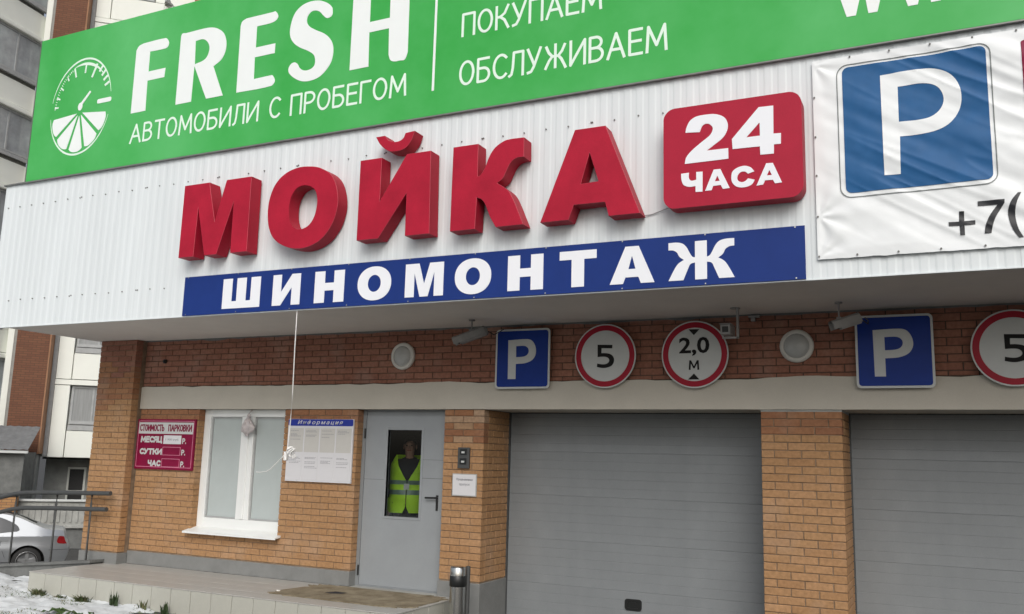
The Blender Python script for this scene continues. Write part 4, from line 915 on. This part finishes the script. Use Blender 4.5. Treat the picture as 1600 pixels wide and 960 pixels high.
# plastic bag hanging on the window frame
bm = bmesh.new(); bmesh.ops.create_icosphere(bm, subdivisions=4, radius=1)
for v in bm.verts:
    c0 = v.co.copy(); z = c0.z; wd = .022 + .064 * math.exp(-((z + .35) / .55) ** 2)
    v.co = Vector((c0.x * wd * 1.35, c0.y * wd * .6, z * .15)); v.co += .024 * Vector((noise.noise(c0 * 2.4), noise.noise(c0 * 2.4 + Vector((5, 0, 0))), noise.noise(c0 * 3 + Vector((9, 0, 0)))))
    v.co += Vector((-8.42, .03, 2.21))
b = MB().bm(bm, smooth=True); b.tube([(-8.42, .05, 2.37), (-8.41, .08, 2.405)], .01); tag(b.build('plastic_bag', 'bag'), 'crumpled pinkish plastic bag hanging from the middle bar of the white window', 'plastic bag')

# bollard and post at the corner of the landing
bo = thing('bollard', 'shiny stainless steel bollard with a black band at the corner of the landing', 'bollard', (-4.93, -.42, 0))
bxc, byc = -4.83, -.55
MB().lathe([(.001, .708), (.05, .707), (.078, .698), (.084, .688), (.084, .60)], 32, 0, (bxc, byc, 0)).build('cap', 'steel', bo)
MB().lathe([(.086, .608), (.088, .606), (.088, .498), (.086, .496)], 32, 0, (bxc, byc, 0)).build('black_band', 'black_plastic', bo)
MB().lathe([(.083, .61), (.083, 0)], 32, 0, (bxc, byc, 0)).build('post', 'steel', bo)
MB().lathe([(.13, 0), (.13, .008), (.085, .01)], 32, 0, (bxc, byc, 0)).build('base_plate', 'steel', bo)
b = MB(); b.cyl((-4.76, -.45, 0), (-4.76, -.45, .70), .024, 14); b.cyl((-4.76, -.45, 0), (-4.76, -.45, .01), .06, 14); tag(b.build('steel_post', 'pipe_grey'), 'thin dull grey steel post just behind the shiny bollard', 'post')

# ============================================================ BEHIND, LEFT: flats, fence, shed, car
AR = math.atan2(.682, .731)
ap = thing('apartment_building', 'tall apartment block with white panels and brown piers behind the car wash', 'building', (-23.56, 15.95, 0), AR)
def lb(name, mt, parent, *boxes, bev=0, mtx=None):
    b = MB()
    for q in boxes: b.box(*q, bev=bev)
    if mtx: b.v = [tuple(mtx @ Vector(v)) for v in b.v]
    return b.build(name, mt, parent, origin=(0, 0, 0))
FL = 2.70; NF = 7; B0 = 1.45
lb('wall_core', 'panel_white', ap, (-7.5, 8, .30, 9, 1.47, B0 + FL * NF + 1))
lb('basement_wall', 'concrete_light', ap, (-6.2, -3.0, 1.3, 1.5, -1.4, 1.45), (-9.0, -6.22, -.25, .3, -1.4, 1.54))
lb('basement_column', 'concrete_light', ap, (-6.45, -6.2, -.45, .0, -1.4, 1.54))
lb('underside', 'dark_room', ap, (-6.15, 7, .31, 1.3, 1.40, 1.46))
for x in (-5.55, -3.4):
    wq = sub('window', ap, (0, 0, 0)) if False else None
for xa in (-5.45, -4.75):
    f = lb('basement_window', 'panel_white', ap, (xa, xa + .6, 1.24, 1.29, -.45, 1.12))
    lb('pane', 'dark_room', f, (xa + .07, xa + .53, 1.22, 1.238, .32, 1.05), (xa + .07, xa + .53, 1.22, 1.238, -.38, .22))
lb('basement_window', 'dark_room', ap, (-4.1, -1.5, 1.24, 1.29, -.45, 1.25))
lb('brick_pier', 'far_brick', ap, (-7.18, -6.17, -.60, .3, 1.57, B0 + FL * NF + 1))
lb('pier_edge', 'pier_side', ap, (-6.169, -6.12, -.58, .3, 1.57, B0 + FL * NF + 1))
lb('corner_strip', 'panel_joint', ap, (-7.33, -7.19, -.30, .3, 1.5, B0 + FL * NF + 1))
lb('corner_strip', 'panel_white', ap, (-7.52, -7.331, -.32, .3, 1.5, B0 + FL * NF + 1))
lb('downpipe', 'win_grey', ap, (-6.118, -5.98, .06, .2, 1.5, B0 + FL * NF + 1))
for k in range(NF):
    z = B0 + FL * k
    lb('wall_panel', 'panel_white', ap, (-5.96, -5.47, .0, .30, z + .02, z + FL - .20), bev=.012)
    lb('wall_panel', 'panel_white', ap, (-5.44, -3.62, -.02, .30, z + .02, z + .93), bev=.012)
    lb('floor_band', 'panel_white', ap, (-5.96, -3.62, -.03, .30, z + FL - .185, z + FL - .005), bev=.012)
    lb('wall_panel', 'panel_white', ap, (-3.95, -3.62, .0, .30, z + .96, z + FL - .20), bev=.012)
    wq = lb('window', 'win_grey', ap, (-5.42, -3.98, .10, .16, z + 1.20, z + 1.28), (-5.42, -3.98, .10, .16, z + 2.42, z + 2.50), (-5.42, -5.34, .10, .16, z + 1.281, z + 2.419), (-4.06, -3.98, .10, .16, z + 1.281, z + 2.419), (-4.74, -4.68, .10, .16, z + 1.281, z + 2.419))
    lb('pane', 'win_curtain', wq, (-5.34, -4.74, .13, .15, z + 1.28, z + 2.42), (-4.68, -4.06, .13, .15, z + 1.28, z + 2.42))
    lb('sill', 'win_grey', wq, (-5.42, -3.98, -.04, .10, z + .95, z + 1.13), (-5.42, -3.98, .0, .12, z + 1.16, z + 1.20))
# glazed bays standing out at an angle
def bay(x0, y0, length, zoff, sign, pitch, name_lab):
    """face running from (x0, y0) along the direction (.544, .839) * sign"""
    ang = math.atan2(.839, .544)
    mtx = Matrix.Translation((x0, y0, 0)) @ Matrix.Rotation(ang, 4, 'Z')
    a, b_ = (-length, 0) if sign < 0 else (0, length)
    for k in range(-4 if zoff > 6 else 0, 5):
        zt = zoff + pitch * k              # window head
        if zt < 4: continue
        if zt > 24: break
        lb('balcony_parapet', 'panel_white', ap, (a, b_, -.02, .2, zt + .22, zt + pitch - 1.80), bev=.02, mtx=mtx)
        lb('balcony_ledge', 'panel_white', ap, (a, b_, -.10, .2, zt + .02, zt + .19), bev=.03, mtx=mtx)
        f = lb('balcony_window', 'win_grey', ap, (a, b_, .02, .08, zt - .06, zt + .015), (a, b_, .02, .08, zt - 1.5, zt - 1.44), (a, b_, -.05, .1, zt - 1.62, zt - 1.54), *[(x, x + .06, .02, .08, zt - 1.439, zt - .061) for x in [b_ - .07 - 1.09 * i for i in range(int(length / 1.09) + 1)]], mtx=mtx)
        lb('pane', 'win_glass', f, (a, b_, .05, .07, zt - 1.44, zt - .06), mtx=mtx)
        lb('handrail', 'win_grey', f, (a, b_, -.16, -.12, zt - 1.70, zt - 1.66), mtx=mtx)
    lb('bay_core', 'panel_joint', ap, (a, b_, .21, .6, 1.5, 22), mtx=mtx)
bay(-7.52, 0, 9.0, 14.35 + H - 2.87 * 2, -1, 2.87, '')
bay(-3.60, 0, 2.6, 15.9 + H + 2.55 - 2.87 * 3, 1, 2.87, '')
lb('brick_pier', 'pier_side', ap, (-2.55, -2.22, -.1, .3, 1.57, B0 + FL * NF + 1))
lb('wall_panel', 'panel_white', ap, (-2.20, 8, -.05, .3, 1.57, B0 + FL * NF + 1))

# concrete yard fence in front of the flats
fe = thing('concrete_fence', 'ribbed grey concrete yard fence with white coping behind the silver car', 'fence', (-23.56, 15.95, 0), AR)
for i in range(5):
    x = -11.5 + 2.5 * i; b = MB(); b.box(x, x + 2.46, -3.5, -3.42, -.55, .17)
    for j in range(14): b.box(x + .06 + .172 * j, x + .13 + .172 * j, -3.53, -3.5005, -.45, .10)
    b.build('panel', 'concrete_light', fe, origin=(0, 0, 0))
for i in range(5):
    x = -11.5 + 2.5 * i
    lb('coping', 'sign_white', fe, (x, x + 2.495, -3.58, -3.36, .171, .235), bev=.01)
    lb('ledge', 'concrete_light', fe, (x, x + 2.495, -3.60, -3.36, -.62, -.551), bev=.01)
    lb('footing', 'concrete', fe, (x, x + 2.495, -3.50, -3.3, -1.6, -.621))
fp = thing('brick_post', 'short orange brick fence post with a dark cap behind the car roof', 'post', (-23.56, 15.95, 0), AR)
lb('shaft', 'near_brick', fp, (-6.55, -5.98, -3.9, -3.61, -1.4, .33)); lb('cap', 'pipe_grey', fp, (-6.60, -5.93, -3.95, -3.60, .331, .42), bev=.02)
# shed
sh = thing('shed', 'small grey shed with a sloping dark slate roof at the left edge, behind the fence', 'shed', (-23.56, 15.95, 0), AR)
b = MB(); b.box(-9.5, -6.12, -2.8, -1.0, -1.3, 1.62); b.build('wall', 'concrete', sh, origin=(0, 0, 0))
b = MB(); n = 28; 
top = [(-9.6 + 3.6 * i / n, .02 * (i % 2)) for i in range(n + 1)]
b.add([(x, -3.0, 1.70 + o) for x, o in top] + [(min(x, x * .9 - .5), -1.4, 2.45 + o) for x, o in top], [(i, i + 1, n + 2 + i, n + 1 + i) for i in range(n)]); b.box(-9.6, -6.0, -2.95, -2.9, 1.60, 1.69)
b.build('roof', 'slate', sh, origin=(0, 0, 0))
lb('eave_board', 'sign_white', sh, (-9.6, -5.99, -3.03, -2.96, 1.60, 1.675))

# ------------------------------------------------------------ silver saloon car
CG = -1.23
import mathutils
cpos = Vector((-.8028, .5962)); 
car = thing('parked_car', 'silver saloon car parked in the yard behind the ramp railing', 'car', (26 * -.8049 + .12, 26 * .5934 - 9.3 + .10, CG), R_(53.6))
# local x: + towards the tail, rear axle at 0; profile of the side
def yw(x, z):
    base = .90
    if z > .92: base -= (z - .92) * .46 + .02
    if z < .45: base -= (.45 - z) * .16
    base += .02 * math.exp(-((z - .62) / .12) ** 2)
    tail = max(0, (x - .15) / .75); nose = max(0, (-3.1 - x) / .85)
    return base - .16 * min(1.2, tail) ** 2 - .20 * min(1.2, nose) ** 2
sil = [(.80, .28), (.86, .42, 1), (.885, .60, 1), (.845, .72, 1), (.80, .80), (.775, .90, 1), (.74, 1.02, 1), (.68, 1.045, 1), (.36, 1.085, 1), (.10, 1.19, 1), (-.25, 1.345, 1), (-.62, 1.44, 1), (-1.05, 1.475, 1), (-1.5, 1.46, 1), (-1.95, 1.36, 1), (-2.35, 1.16, 1), (-2.62, 1.015, 1), (-3.1, .94, 1), (-3.55, .84, 1), (-3.85, .70, 1), (-3.94, .50, 1), (-3.88, .30)]
prof = smooth_loop([(p[0], p[1], *p[2:]) for p in sil])
k0 = next(i for i, p in enumerate(prof) if abs(p[0] + 3.88) < 1e-6 and abs(p[1] - .30) < 1e-6); topline = prof[:k0 + 1]
def arch(cx, r=.385): return [(cx + r * math.cos(t), max(.28, .33 + r * math.sin(t))) for t in [math.pi * i / 16 for i in range(17)]]
under = [(-3.88, .28)] + arch(-2.87)[::-1] + arch(0)[::-1] + [(.80, .28)]
side_loop = topline + under[1:-1]
win1 = smooth_loop([(-.27, 1.03), (-.215, 1.07, 1), (-.30, 1.19, 1), (-.62, 1.345, 1), (-.80, 1.375), (-.80, .985)])
win2 = smooth_loop([(-.86, .985), (-.86, 1.385), (-1.25, 1.40, 1), (-1.42, 1.395), (-1.42, .965)])
win3 = smooth_loop([(-1.50, .965), (-1.50, 1.39), (-1.75, 1.355, 1), (-2.0, 1.25, 1), (-2.30, 1.06), (-2.32, .965)])
def skin(loops, off, side, name, mt, parent, step=.09):
    vs, fs = flat_sheet(loops); bm = bmesh.new(); vv = [bm.verts.new(v) for v in vs]
    for f_ in fs: bm.faces.new([vv[i] for i in f_])
    for _ in range(6):
        es = [e for e in bm.edges if e.calc_length() > step]
        if not es: break
        bmesh.ops.subdivide_edges(bm, edges=es, cuts=1); bmesh.ops.triangulate(bm, faces=[f_ for f_ in bm.faces if len(f_.verts) > 3])
    for v in bm.verts: v.co.y = side * (yw(v.co.x, v.co.z) + off)
    return MB().bm(bm, smooth=True).build(name, mt, parent, origin=(0, 0, 0))
b = MB(); m_ = len(topline); ny = 10
vs = []
for x, z in topline:
    for j in range(ny + 1):
        t = -1 + 2 * j / ny; w_ = yw(x, z); vs.append((x + (.05 * (1 - t * t) if x > .5 else -.10 * (1 - t * t) if x < -3.4 else 0), t * w_, z + .03 * (1 - t * t) * (1 if z > .9 else 0)))
b.add(vs, [(i * (ny + 1) + j, i * (ny + 1) + j + 1, (i + 1) * (ny + 1) + j + 1, (i + 1) * (ny + 1) + j) for i in range(m_ - 1) for j in range(ny)], smooth=True)
for side in (-1, 1):
    vs, fs = flat_sheet([side_loop, win1, win2, win3]); bm = bmesh.new(); vv = [bm.verts.new(v) for v in vs]
    for f_ in fs: bm.faces.new([vv[i] for i in f_])
    for _ in range(6):
        es = [e for e in bm.edges if e.calc_length() > .09]
        if not es: break
        bmesh.ops.subdivide_edges(bm, edges=es, cuts=1); bmesh.ops.triangulate(bm, faces=[f_ for f_ in bm.faces if len(f_.verts) > 3])
    for v in bm.verts: v.co.y = side * yw(v.co.x, v.co.z)
    b.bm(bm, smooth=True)
b.box(-3.7, .7, -.7, .7, .25, .30); body = b.build('body', 'car_paint', car, origin=(0, 0, 0))
for side in (-1, 1):
    for wn_ in (win1, win2, win3): skin([wn_], -.012, side, 'side_window', 'car_glass', car)
    t_ = skin([smooth_loop([(.62, .83, 1), (.66, .91, 1), (.765, .90), (.80, .80), (.845, .73), (.72, .735, 1), (.63, .76, 1)])], .006, side, 'taillight', 'taillight', car, .05)
    skin([rrect(-.62, -.44, .83, .855, .012)], .02, side, 'door_handle', 'car_paint', car)
    skin([[(-.865, .32), (-.872, .32), (-.872, .96), (-.865, .96)]], .002, side, 'door_seam', 'rubber', car, .2)
    skin([[(-.47, .42), (-.60, .75), (-.55, .95), (-.545, .95), (-.592, .75), (-.463, .42)]], .002, side, 'door_seam', 'rubber', car, .2)
    skin([[(.45, .60), (.87, .60), (.87, .592), (.45, .592)]], .003, side, 'bumper_seam', 'rubber', car, .2)
    skin([smooth_loop([(-3.5, .64), (-3.86, .62), (-3.84, .70), (-3.6, .76)])], .006, side, 'headlight', 'win_glass', car, .06)
b = MB(); vs = []
seg = [p for p in topline if -.62 <= p[0] <= .12 and p[1] > 1.1]
for nm, rng in (('rear_window', (-.60, .20)), ('windscreen', (-2.55, -1.75))):
    seg = [p for p in topline if rng[0] <= p[0] <= rng[1] and p[1] > 1.03]; b = MB(); vs = []
    for x, z in seg:
        for j in range(9): t = -1 + 2 * j / 8; w_ = yw(x, z) - .12; vs.append((x, t * w_, z + .036 * (1 - t * t * .9) + .0))
    b.add(vs, [(i * 9 + j, i * 9 + j + 1, (i + 1) * 9 + j + 1, (i + 1) * 9 + j) for i in range(len(seg) - 1) for j in range(8)], smooth=True); b.build(nm, 'car_glass', car, origin=(0, 0, 0))
for wx in (0, -2.87):
    for side in (-1, 1):
        lb('wheel_arch', 'rubber', car, (wx - .42, wx + .42, min(side * .55, side * .60), max(side * .55, side * .60), .26, .80))
        w_ = sub('wheel', car, (wx, side * .80, .33)); ORG[w_.name] = None
        b = MB(); b.lathe([(.20, -.10), (.30, -.105), (.325, -.08), (.33, 0), (.325, .08), (.30, .105), (.20, .10)], 36, 0, (0, 0, 0), 'Y'); b.build('tyre', 'tyre', w_, origin=(0, 0, 0))
        b = MB(); b.lathe([(.225, -.10), (.235, -.108), (.235, .108), (.225, .10), (.19, .07), (.001, .06)] if side < 0 else [(.225, .10), (.235, .108), (.235, -.108), (.225, -.10), (.19, -.07), (.001, -.06)], 36, 0, (0, 0, 0), 'Y')
        hh = .085 * -side
        for i in range(5):
            a = 2 * math.pi * i / 5 + .3; p = Vector((math.cos(a), 0, math.sin(a))); q = Vector((-math.sin(a), 0, math.cos(a)))
            b.add([p * .03 + q * .04 + Vector((0, -hh, 0)), p * .225 + q * .032 + Vector((0, -hh, 0)), p * .225 - q * .032 + Vector((0, -hh, 0)), p * .03 - q * .04 + Vector((0, -hh, 0)), p * .03 + q * .04, p * .225 + q * .032, p * .225 - q * .032, p * .03 - q * .04], [(0, 1, 2, 3), (0, 4, 5, 1), (3, 2, 6, 7), (1, 5, 6, 2)])
        b.build('rim', 'rim', w_, origin=(0, 0, 0))

# ============================================================ PERSON behind the door glass
def skinned(name, joints, edges, mt, parent, sub_=1, root=0):
    me = bpy.data.meshes.new('tmp'); me.from_pydata([j[:3] for j in joints], edges, []); o = bpy.data.objects.new('tmp', me); COL.objects.link(o)
    sk = o.modifiers.new('s', 'SKIN'); sk.use_smooth_shade = True; ss = o.modifiers.new('u', 'SUBSURF'); ss.levels = sub_; ss.render_levels = sub_
    if not me.skin_vertices: 
        bm = bmesh.new(); bm.from_mesh(me); bm.verts.layers.skin.verify(); bm.to_mesh(me); bm.free()
    for i, j in enumerate(joints):
        r = j[3] if isinstance(j[3], (tuple, list)) else (j[3], j[3]); me.skin_vertices[0].data[i].radius = r
    me.skin_vertices[0].data[root].use_root = True
    bpy.context.view_layer.update()
    r = bpy.data.meshes.new_from_object(o.evaluated_get(bpy.context.evaluated_depsgraph_get())); bpy.data.objects.remove(o)
    r.materials.clear(); r.materials.append(M[mt]); r.name = name
    for p in r.polygons: p.use_smooth = True
    o = bpy.data.objects.new(name, r); link(o, parent, (0, 0, 0)); return o
ps = thing('person', 'person in a yellow-green vest and dark clothes standing behind the grey door glass', 'person', (-6.235, .62, .284), R_(24))
ps.scale = (1.02, 1.02, 1.035)
ORG[ps.name] = None
J = []; E_ = []
def jn(x, y, z, r, p=None):
    J.append((x, y, z, r)); i = len(J) - 1
    if p is not None: E_.append((p, i))
    return i
pel = jn(0, 0, .95, (.14, .10)); ab = jn(0, 0, 1.12, (.135, .10), pel); ch = jn(0, .01, 1.32, (.155, .105), ab); nk0 = jn(0, .02, 1.47, (.075, .07), ch); nk1 = jn(0, .0, 1.515, .055, nk0)
hd0 = jn(0, -.02, 1.560, (.064, .076), nk1); hd1 = jn(0, -.01, 1.64, (.076, .092), hd0); hd2 = jn(0, .0, 1.705, (.062, .078), hd1)
for sd in (-1, 1):
    sh_ = jn(sd * .19, .02, 1.42, .058, ch); el = jn(sd * .25, .03, 1.14, .044, sh_); wr = jn(sd * .235, -.05, .90, .028, el); pm = jn(sd * .23, -.065, .83, (.018, .036), wr)
    for k, (dy, ln) in enumerate(((-.033, .060), (-.012, .072), (.010, .066), (.030, .052))):
        a = jn(sd * .227, -.068 + dy, .795, .0095, pm); b_ = jn(sd * .220, -.075 + dy, .795 - ln * .55, .0088, a); c_ = jn(sd * .205, -.078 + dy, .795 - ln, .0078, b_)
    a = jn(sd * .225, -.105, .850, .011, pm); b_ = jn(sd * .212, -.122, .815, .0095, a)
    hp_ = jn(sd * .095, 0, .90, .088, pel); kn = jn(sd * .10, -.01, .49, .058, hp_); an = jn(sd * .10, .02, .09, .040, kn); ft = jn(sd * .11, -.10, .045, (.042, .032), an); to = jn(sd * .115, -.17, .035, (.036, .022), ft)
body_ = skinned('body', J, E_, 'skin', ps, 1)
# face: nose, brow, mouth and eyes as slight relief on the same surface would vanish at this size; add them as small features
f = MB()
bm = bmesh.new(); bmesh.ops.create_cone(bm, cap_ends=True, segments=10, radius1=.014, radius2=.006, depth=.04)
f.bm(bm, smooth=True, mtx=Matrix.Translation((0, -.112, 1.625)) @ Matrix.Rotation(R_(-14), 4, 'X')); f.build('nose', 'skin', ps, origin=(0, 0, 0))
for sd in (-1, 1):
    bm = bmesh.new(); bmesh.ops.create_uvsphere(bm, u_segments=10, v_segments=8, radius=.010); MB().bm(bm, smooth=True, mtx=Matrix.Translation((sd * .030, -.094, 1.645))).build('eye', 'hair', ps, origin=(0, 0, 0))
    bm = bmesh.new(); bmesh.ops.create_uvsphere(bm, u_segments=10, v_segments=8, radius=.026); MB().bm(bm, smooth=True, mtx=Matrix.Translation((sd * .080, .0, 1.63)) @ Matrix.Diagonal((.35, .7, 1.2, 1))).build('ear', 'skin', ps, origin=(0, 0, 0))
MB().box(-.024, .024, -.096, -.086, 1.582, 1.589).build('mouth', 'taillight', ps, origin=(0, 0, 0))
bm = bmesh.new(); bmesh.ops.create_uvsphere(bm, u_segments=20, v_segments=14, radius=1)
bmesh.ops.delete(bm, geom=[v for v in bm.verts if v.co.z < -.1 - v.co.y * .6], context='VERTS')
MB().bm(bm, smooth=True, mtx=Matrix.Translation((0, .008, 1.662)) @ Matrix.Diagonal((.090, .108, .105, 1))).build('hair', 'hair', ps, origin=(0, 0, 0))
# clothes
J = []; E_ = []
a = jn(0, 0, .90, (.145, .105)); b_ = jn(0, 0, 1.12, (.155, .115), a); c_ = jn(0, .01, 1.33, (.185, .125), b_); d_ = jn(0, .02, 1.47, (.10, .088), c_); jn(0, .012, 1.525, (.074, .07), d_)
for sd in (-1, 1):
    s0 = jn(sd * .19, .02, 1.425, .074, c_); e0 = jn(sd * .25, .03, 1.14, .060, s0); jn(sd * .237, -.045, .915, .042, e0)
skinned('jacket', J, E_, 'jacket', ps, 1)
J = []; E_ = []
a = jn(0, 0, .95, (.15, .115))
for sd in (-1, 1): h0 = jn(sd * .095, 0, .88, .104, a); k0_ = jn(sd * .10, -.01, .49, .078, h0); jn(sd * .10, .015, .08, .068, k0_)
skinned('trousers', J, E_, 'jacket', ps, 1)
for sd in (-1, 1): MB().box(sd * .11 - .05, sd * .11 + .05, -.21, .07, .0, .085, bev=.02).build('shoe', 'hair', ps, origin=(0, 0, 0))
# vest: shell round the chest, open at neck, arms and below the zip
def vest_pt(t, z):
    """t -1..1 round the front half from his right to left side"""
    w_ = .235 + .02 * (z < 1.0) ; d_ = .155
    if z < 1.15: d_ += min(.035, (1.15 - z) * .3)
    if z > 1.40: w_ -= (z - 1.40) * .35; d_ -= (z - 1.40) * .55
    a = t * math.pi / 2
    return (w_ * math.sin(a), .0 - d_ * math.cos(a) ** .8 + .006 * math.sin(z * 23 + t * 5), z)
def vest_panel(ta, tb, z0, z1, neck, off, name, mt, back=False):
    b = MB(); nu, nv = 14, 26; idx = {}; vs = []
    for j in range(nv + 1):
        z = z0 + (z1 - z0) * j / nv
        for i in range(nu + 1):
            t = ta + (tb - ta) * i / nu
            lim = t
            if neck and z > 1.20: q = (z - 1.20) / .28 * .46; t = max(t, q) if ta >= 0 else min(t, -q)
            if z < .92: q = (.92 - z) * 1.3; t = max(t, q) if ta >= 0 else min(t, -q)
            if z > 1.30 : q = 1 - (z - 1.30) * 1.5; t = min(t, q) if ta >= 0 else max(t, -q)
            p = Vector(vest_pt(t, z)); n_ = Vector((p.x * .45, p.y, 0)).normalized(); p += n_ * off
            if back: p.y = -p.y + .03
            vs.append(p)
    b.add(vs, [(j * (nu + 1) + i, j * (nu + 1) + i + 1, (j + 1) * (nu + 1) + i + 1, (j + 1) * (nu + 1) + i) for j in range(nv) for i in range(nu)], smooth=True)
    return b
b = MB()
for ta, tb in ((0.015, 1), (-1, -.015)):
    q = vest_panel(ta, tb, .84, 1.53, True, 0, '', ''); b.add(q.v, q.f, smooth=True); q = vest_panel(ta, tb, .84, 1.53, False, 0, '', '', True); b.add(q.v, q.f, smooth=True)
vest = b.build('vest', 'vest', ps, origin=(0, 0, 0))
for za, zb in ((1.175, 1.225), (1.055, 1.11)):
    b = MB()
    for ta, tb in ((0.015, 1), (-1, -.015)): q = vest_panel(ta, tb, za, zb, False, .004, '', ''); b.add(q.v, q.f, smooth=True)
    b.build('reflective_band', 'vest_band', ps, origin=(0, 0, 0))
MB().box(-.035, .03, -.172, -.164, 1.115, 1.185).build('badge', 'sign_white', ps, origin=(0, 0, 0))

# ============================================================ SNOW AND PLANTS
def snow_h(x, y):
    e = 1.0
    dn = noise.noise(Vector((x * 1.7, y * 2.4, 3))) * .06 + noise.noise(Vector((x * 5, y * 7, 1))) * .035 + .012 * noise.noise(Vector((x * 16, y * 16, 9)))
    f_ = .05 + dn
    f_ -= .12 * sst((x + 9.1) / 1.3)           # fades towards the right
    f_ -= .10 * sst((-12.8 - x) / 1.2)
    f_ -= .10 * sst((-2.9 - y) / .8)
    return f_
nx, ny = 230, 110; X0, X1, Y0, Y1 = -13.6, -8.0, -3.7, -1.305
vs = [(X0 + (X1 - X0) * i / nx, Y0 + (Y1 - Y0) * j / ny, 0) for j in range(ny + 1) for i in range(nx + 1)]
vs = [(x, y, ground_z(x, y) + snow_h(x, y)) for x, y, z in vs]
b = MB().add(vs, [(j * (nx + 1) + i, j * (nx + 1) + i + 1, (j + 1) * (nx + 1) + i + 1, (j + 1) * (nx + 1) + i) for j in range(ny) for i in range(nx)], smooth=True)
X0, X1, Y0, Y1 = -13.6, -10.636, -1.304, -.41; nx, ny = 120, 36
vs = [(X0 + (X1 - X0) * i / nx, Y0 + (Y1 - Y0) * j / ny, 0) for j in range(ny + 1) for i in range(nx + 1)]
vs = [(x, y, ground_z(x, y) + snow_h(x, y) - .02) for x, y, z in vs]
b.add(vs, [(j * (nx + 1) + i, j * (nx + 1) + i + 1, (j + 1) * (nx + 1) + i + 1, (j + 1) * (nx + 1) + i) for j in range(ny) for i in range(nx)], smooth=True)
nx, ny = 90, 90; X0, X1, Y0, Y1 = -26, -5.2, -22, -3.6  # unseen outer snow sheet, added to bounce light up under the canopy
vs = [(X0 + (X1 - X0) * i / nx, Y0 + (Y1 - Y0) * j / ny, 0) for j in range(ny + 1) for i in range(nx + 1)]
vs = [(x, y, ground_z(x, y) + .03 + .09 * noise.noise(Vector((x * .8, y * .8, 3))) - .12 * sst((x + 6.6) / 1.4) - .09 * sst((y + 4.4) / .8)) for x, y, z in vs]
b.add(vs, [(j * (nx + 1) + i, j * (nx + 1) + i + 1, (j + 1) * (nx + 1) + i + 1, (j + 1) * (nx + 1) + i) for j in range(ny) for i in range(nx)], smooth=True)
tag(b.build('snow', 'snow'), kind='stuff')
def blades(name, mt, pts, hmin, hmax, spread, wmin=.004, wmax=.009):
    b = MB()
    for x, y, z in pts:
        h = random.uniform(hmin, hmax); a = random.uniform(0, 6.283); w_ = random.uniform(wmin, wmax); dx, dy = math.cos(a), math.sin(a); l = random.uniform(.2, 1) * spread * h
        b.add([(x - dy * w_, y + dx * w_, z), (x + dy * w_, y - dx * w_, z), (x + dx * l * .4 + dy * w_ * .7, y + dy * l * .4 - dx * w_ * .7, z + h * .6), (x + dx * l * .4 - dy * w_ * .7, y + dy * l * .4 + dx * w_ * .7, z + h * .6), (x + dx * l, y + dy * l, z + h)], [(0, 1, 2, 3), (3, 2, 4)])
    return b
gp = []
while len(gp) < 14000:
    x, y = random.uniform(-13.4, -7.2), random.uniform(-3.9, -1.33)
    if noise.noise(Vector((x * 1.3, y * 1.8, 12))) > -.05 or snow_h(x, y) < .0: 
        if random.random() < sst((-7.2 - x) / .8) + .05: gp.append((x, y, max(0, snow_h(x, y)) - .03))
tag(blades('grass', 'grass', gp, .02, .055, 1.6).build('grass', 'grass'), kind='stuff')
def weed(x, y, h, nl, spread, label, mt='weed', tall=False):
    b = MB(); 
    for i in range(nl):
        a = random.uniform(0, 6.283); q = random.uniform(.3, 1); px, py = x + random.uniform(-1, 1) * spread * .35, y + random.uniform(-1, .2) * spread * .25
        hh = h * random.uniform(.45, 1) * (1 if not tall else (1.15 - abs(px - x) / spread)); lean = spread * q * (.35 if tall else .7)
        dx, dy = math.cos(a) * lean, -abs(math.sin(a)) * lean * .6; w_ = random.uniform(.006, .014); n_ = Vector((-dy, dx, 0)).normalized() * w_ if (dx or dy) else Vector((w_, 0, 0))
        p0 = Vector((px, py, -.01)); p1 = p0 + Vector((dx * .4, dy * .4, hh * .6)); p2 = p0 + Vector((dx, dy, hh))
        b.add([p0 - n_ * .5, p0 + n_ * .5, p1 + n_, p1 - n_, p2], [(0, 1, 2, 3), (3, 2, 4)])
    tag(b.build('weed', mt), label, 'weed', 'weeds growing along the landing')
weed(-10.30, -1.36, .13, 110, .22, 'bushy dry green weed at the left corner of the tiled landing')
weed(-9.92, -1.36, .09, 60, .16, 'small low green weed between the bushy corner weed and the wide tuft')
weed(-9.50, -1.36, .12, 110, .24, 'wide spiky green tuft against the third and fourth front tile')
weed(-8.99, -1.37, .22, 38, .15, 'tall pointed dark green weed standing in front of the tiles', 'leaf_dark', True)
weed(-8.52, -1.36, .16, 22, .14, 'thin sparse weed stalks right of the tall pointed weed', 'weed', True)
weed(-8.19, -1.36, .15, 34, .12, 'rightmost dark weed along the tiles', 'leaf_dark', True)
# broad dock leaves in the snow
b = MB()
for i in range(26):
    x, y = -8.75 + random.uniform(-.35, .35), -2.22 + random.uniform(-.12, .12); a = random.uniform(0, 6.283); l = random.uniform(.08, .16); w_ = l * .35; z = .03 + random.uniform(0, .05)
    d = Vector((math.cos(a), math.sin(a), 0)); n_ = Vector((-d.y, d.x, 0)); p = Vector((x, y, z))
    b.add([p, p + d * l * .35 + n_ * w_ + Vector((0, 0, .03)), p + d * l * .5 + Vector((0, 0, .022)), p + d * l * .35 - n_ * w_ + Vector((0, 0, .03)), p + d * l + Vector((0, 0, -.01))], [(0, 1, 2), (0, 2, 3), (1, 4, 2), (2, 4, 3)])
tag(b.build('broad_leaf_plant', 'leaf'), 'low plant with broad dark green leaves lying in the snow at the bottom edge', 'plant')
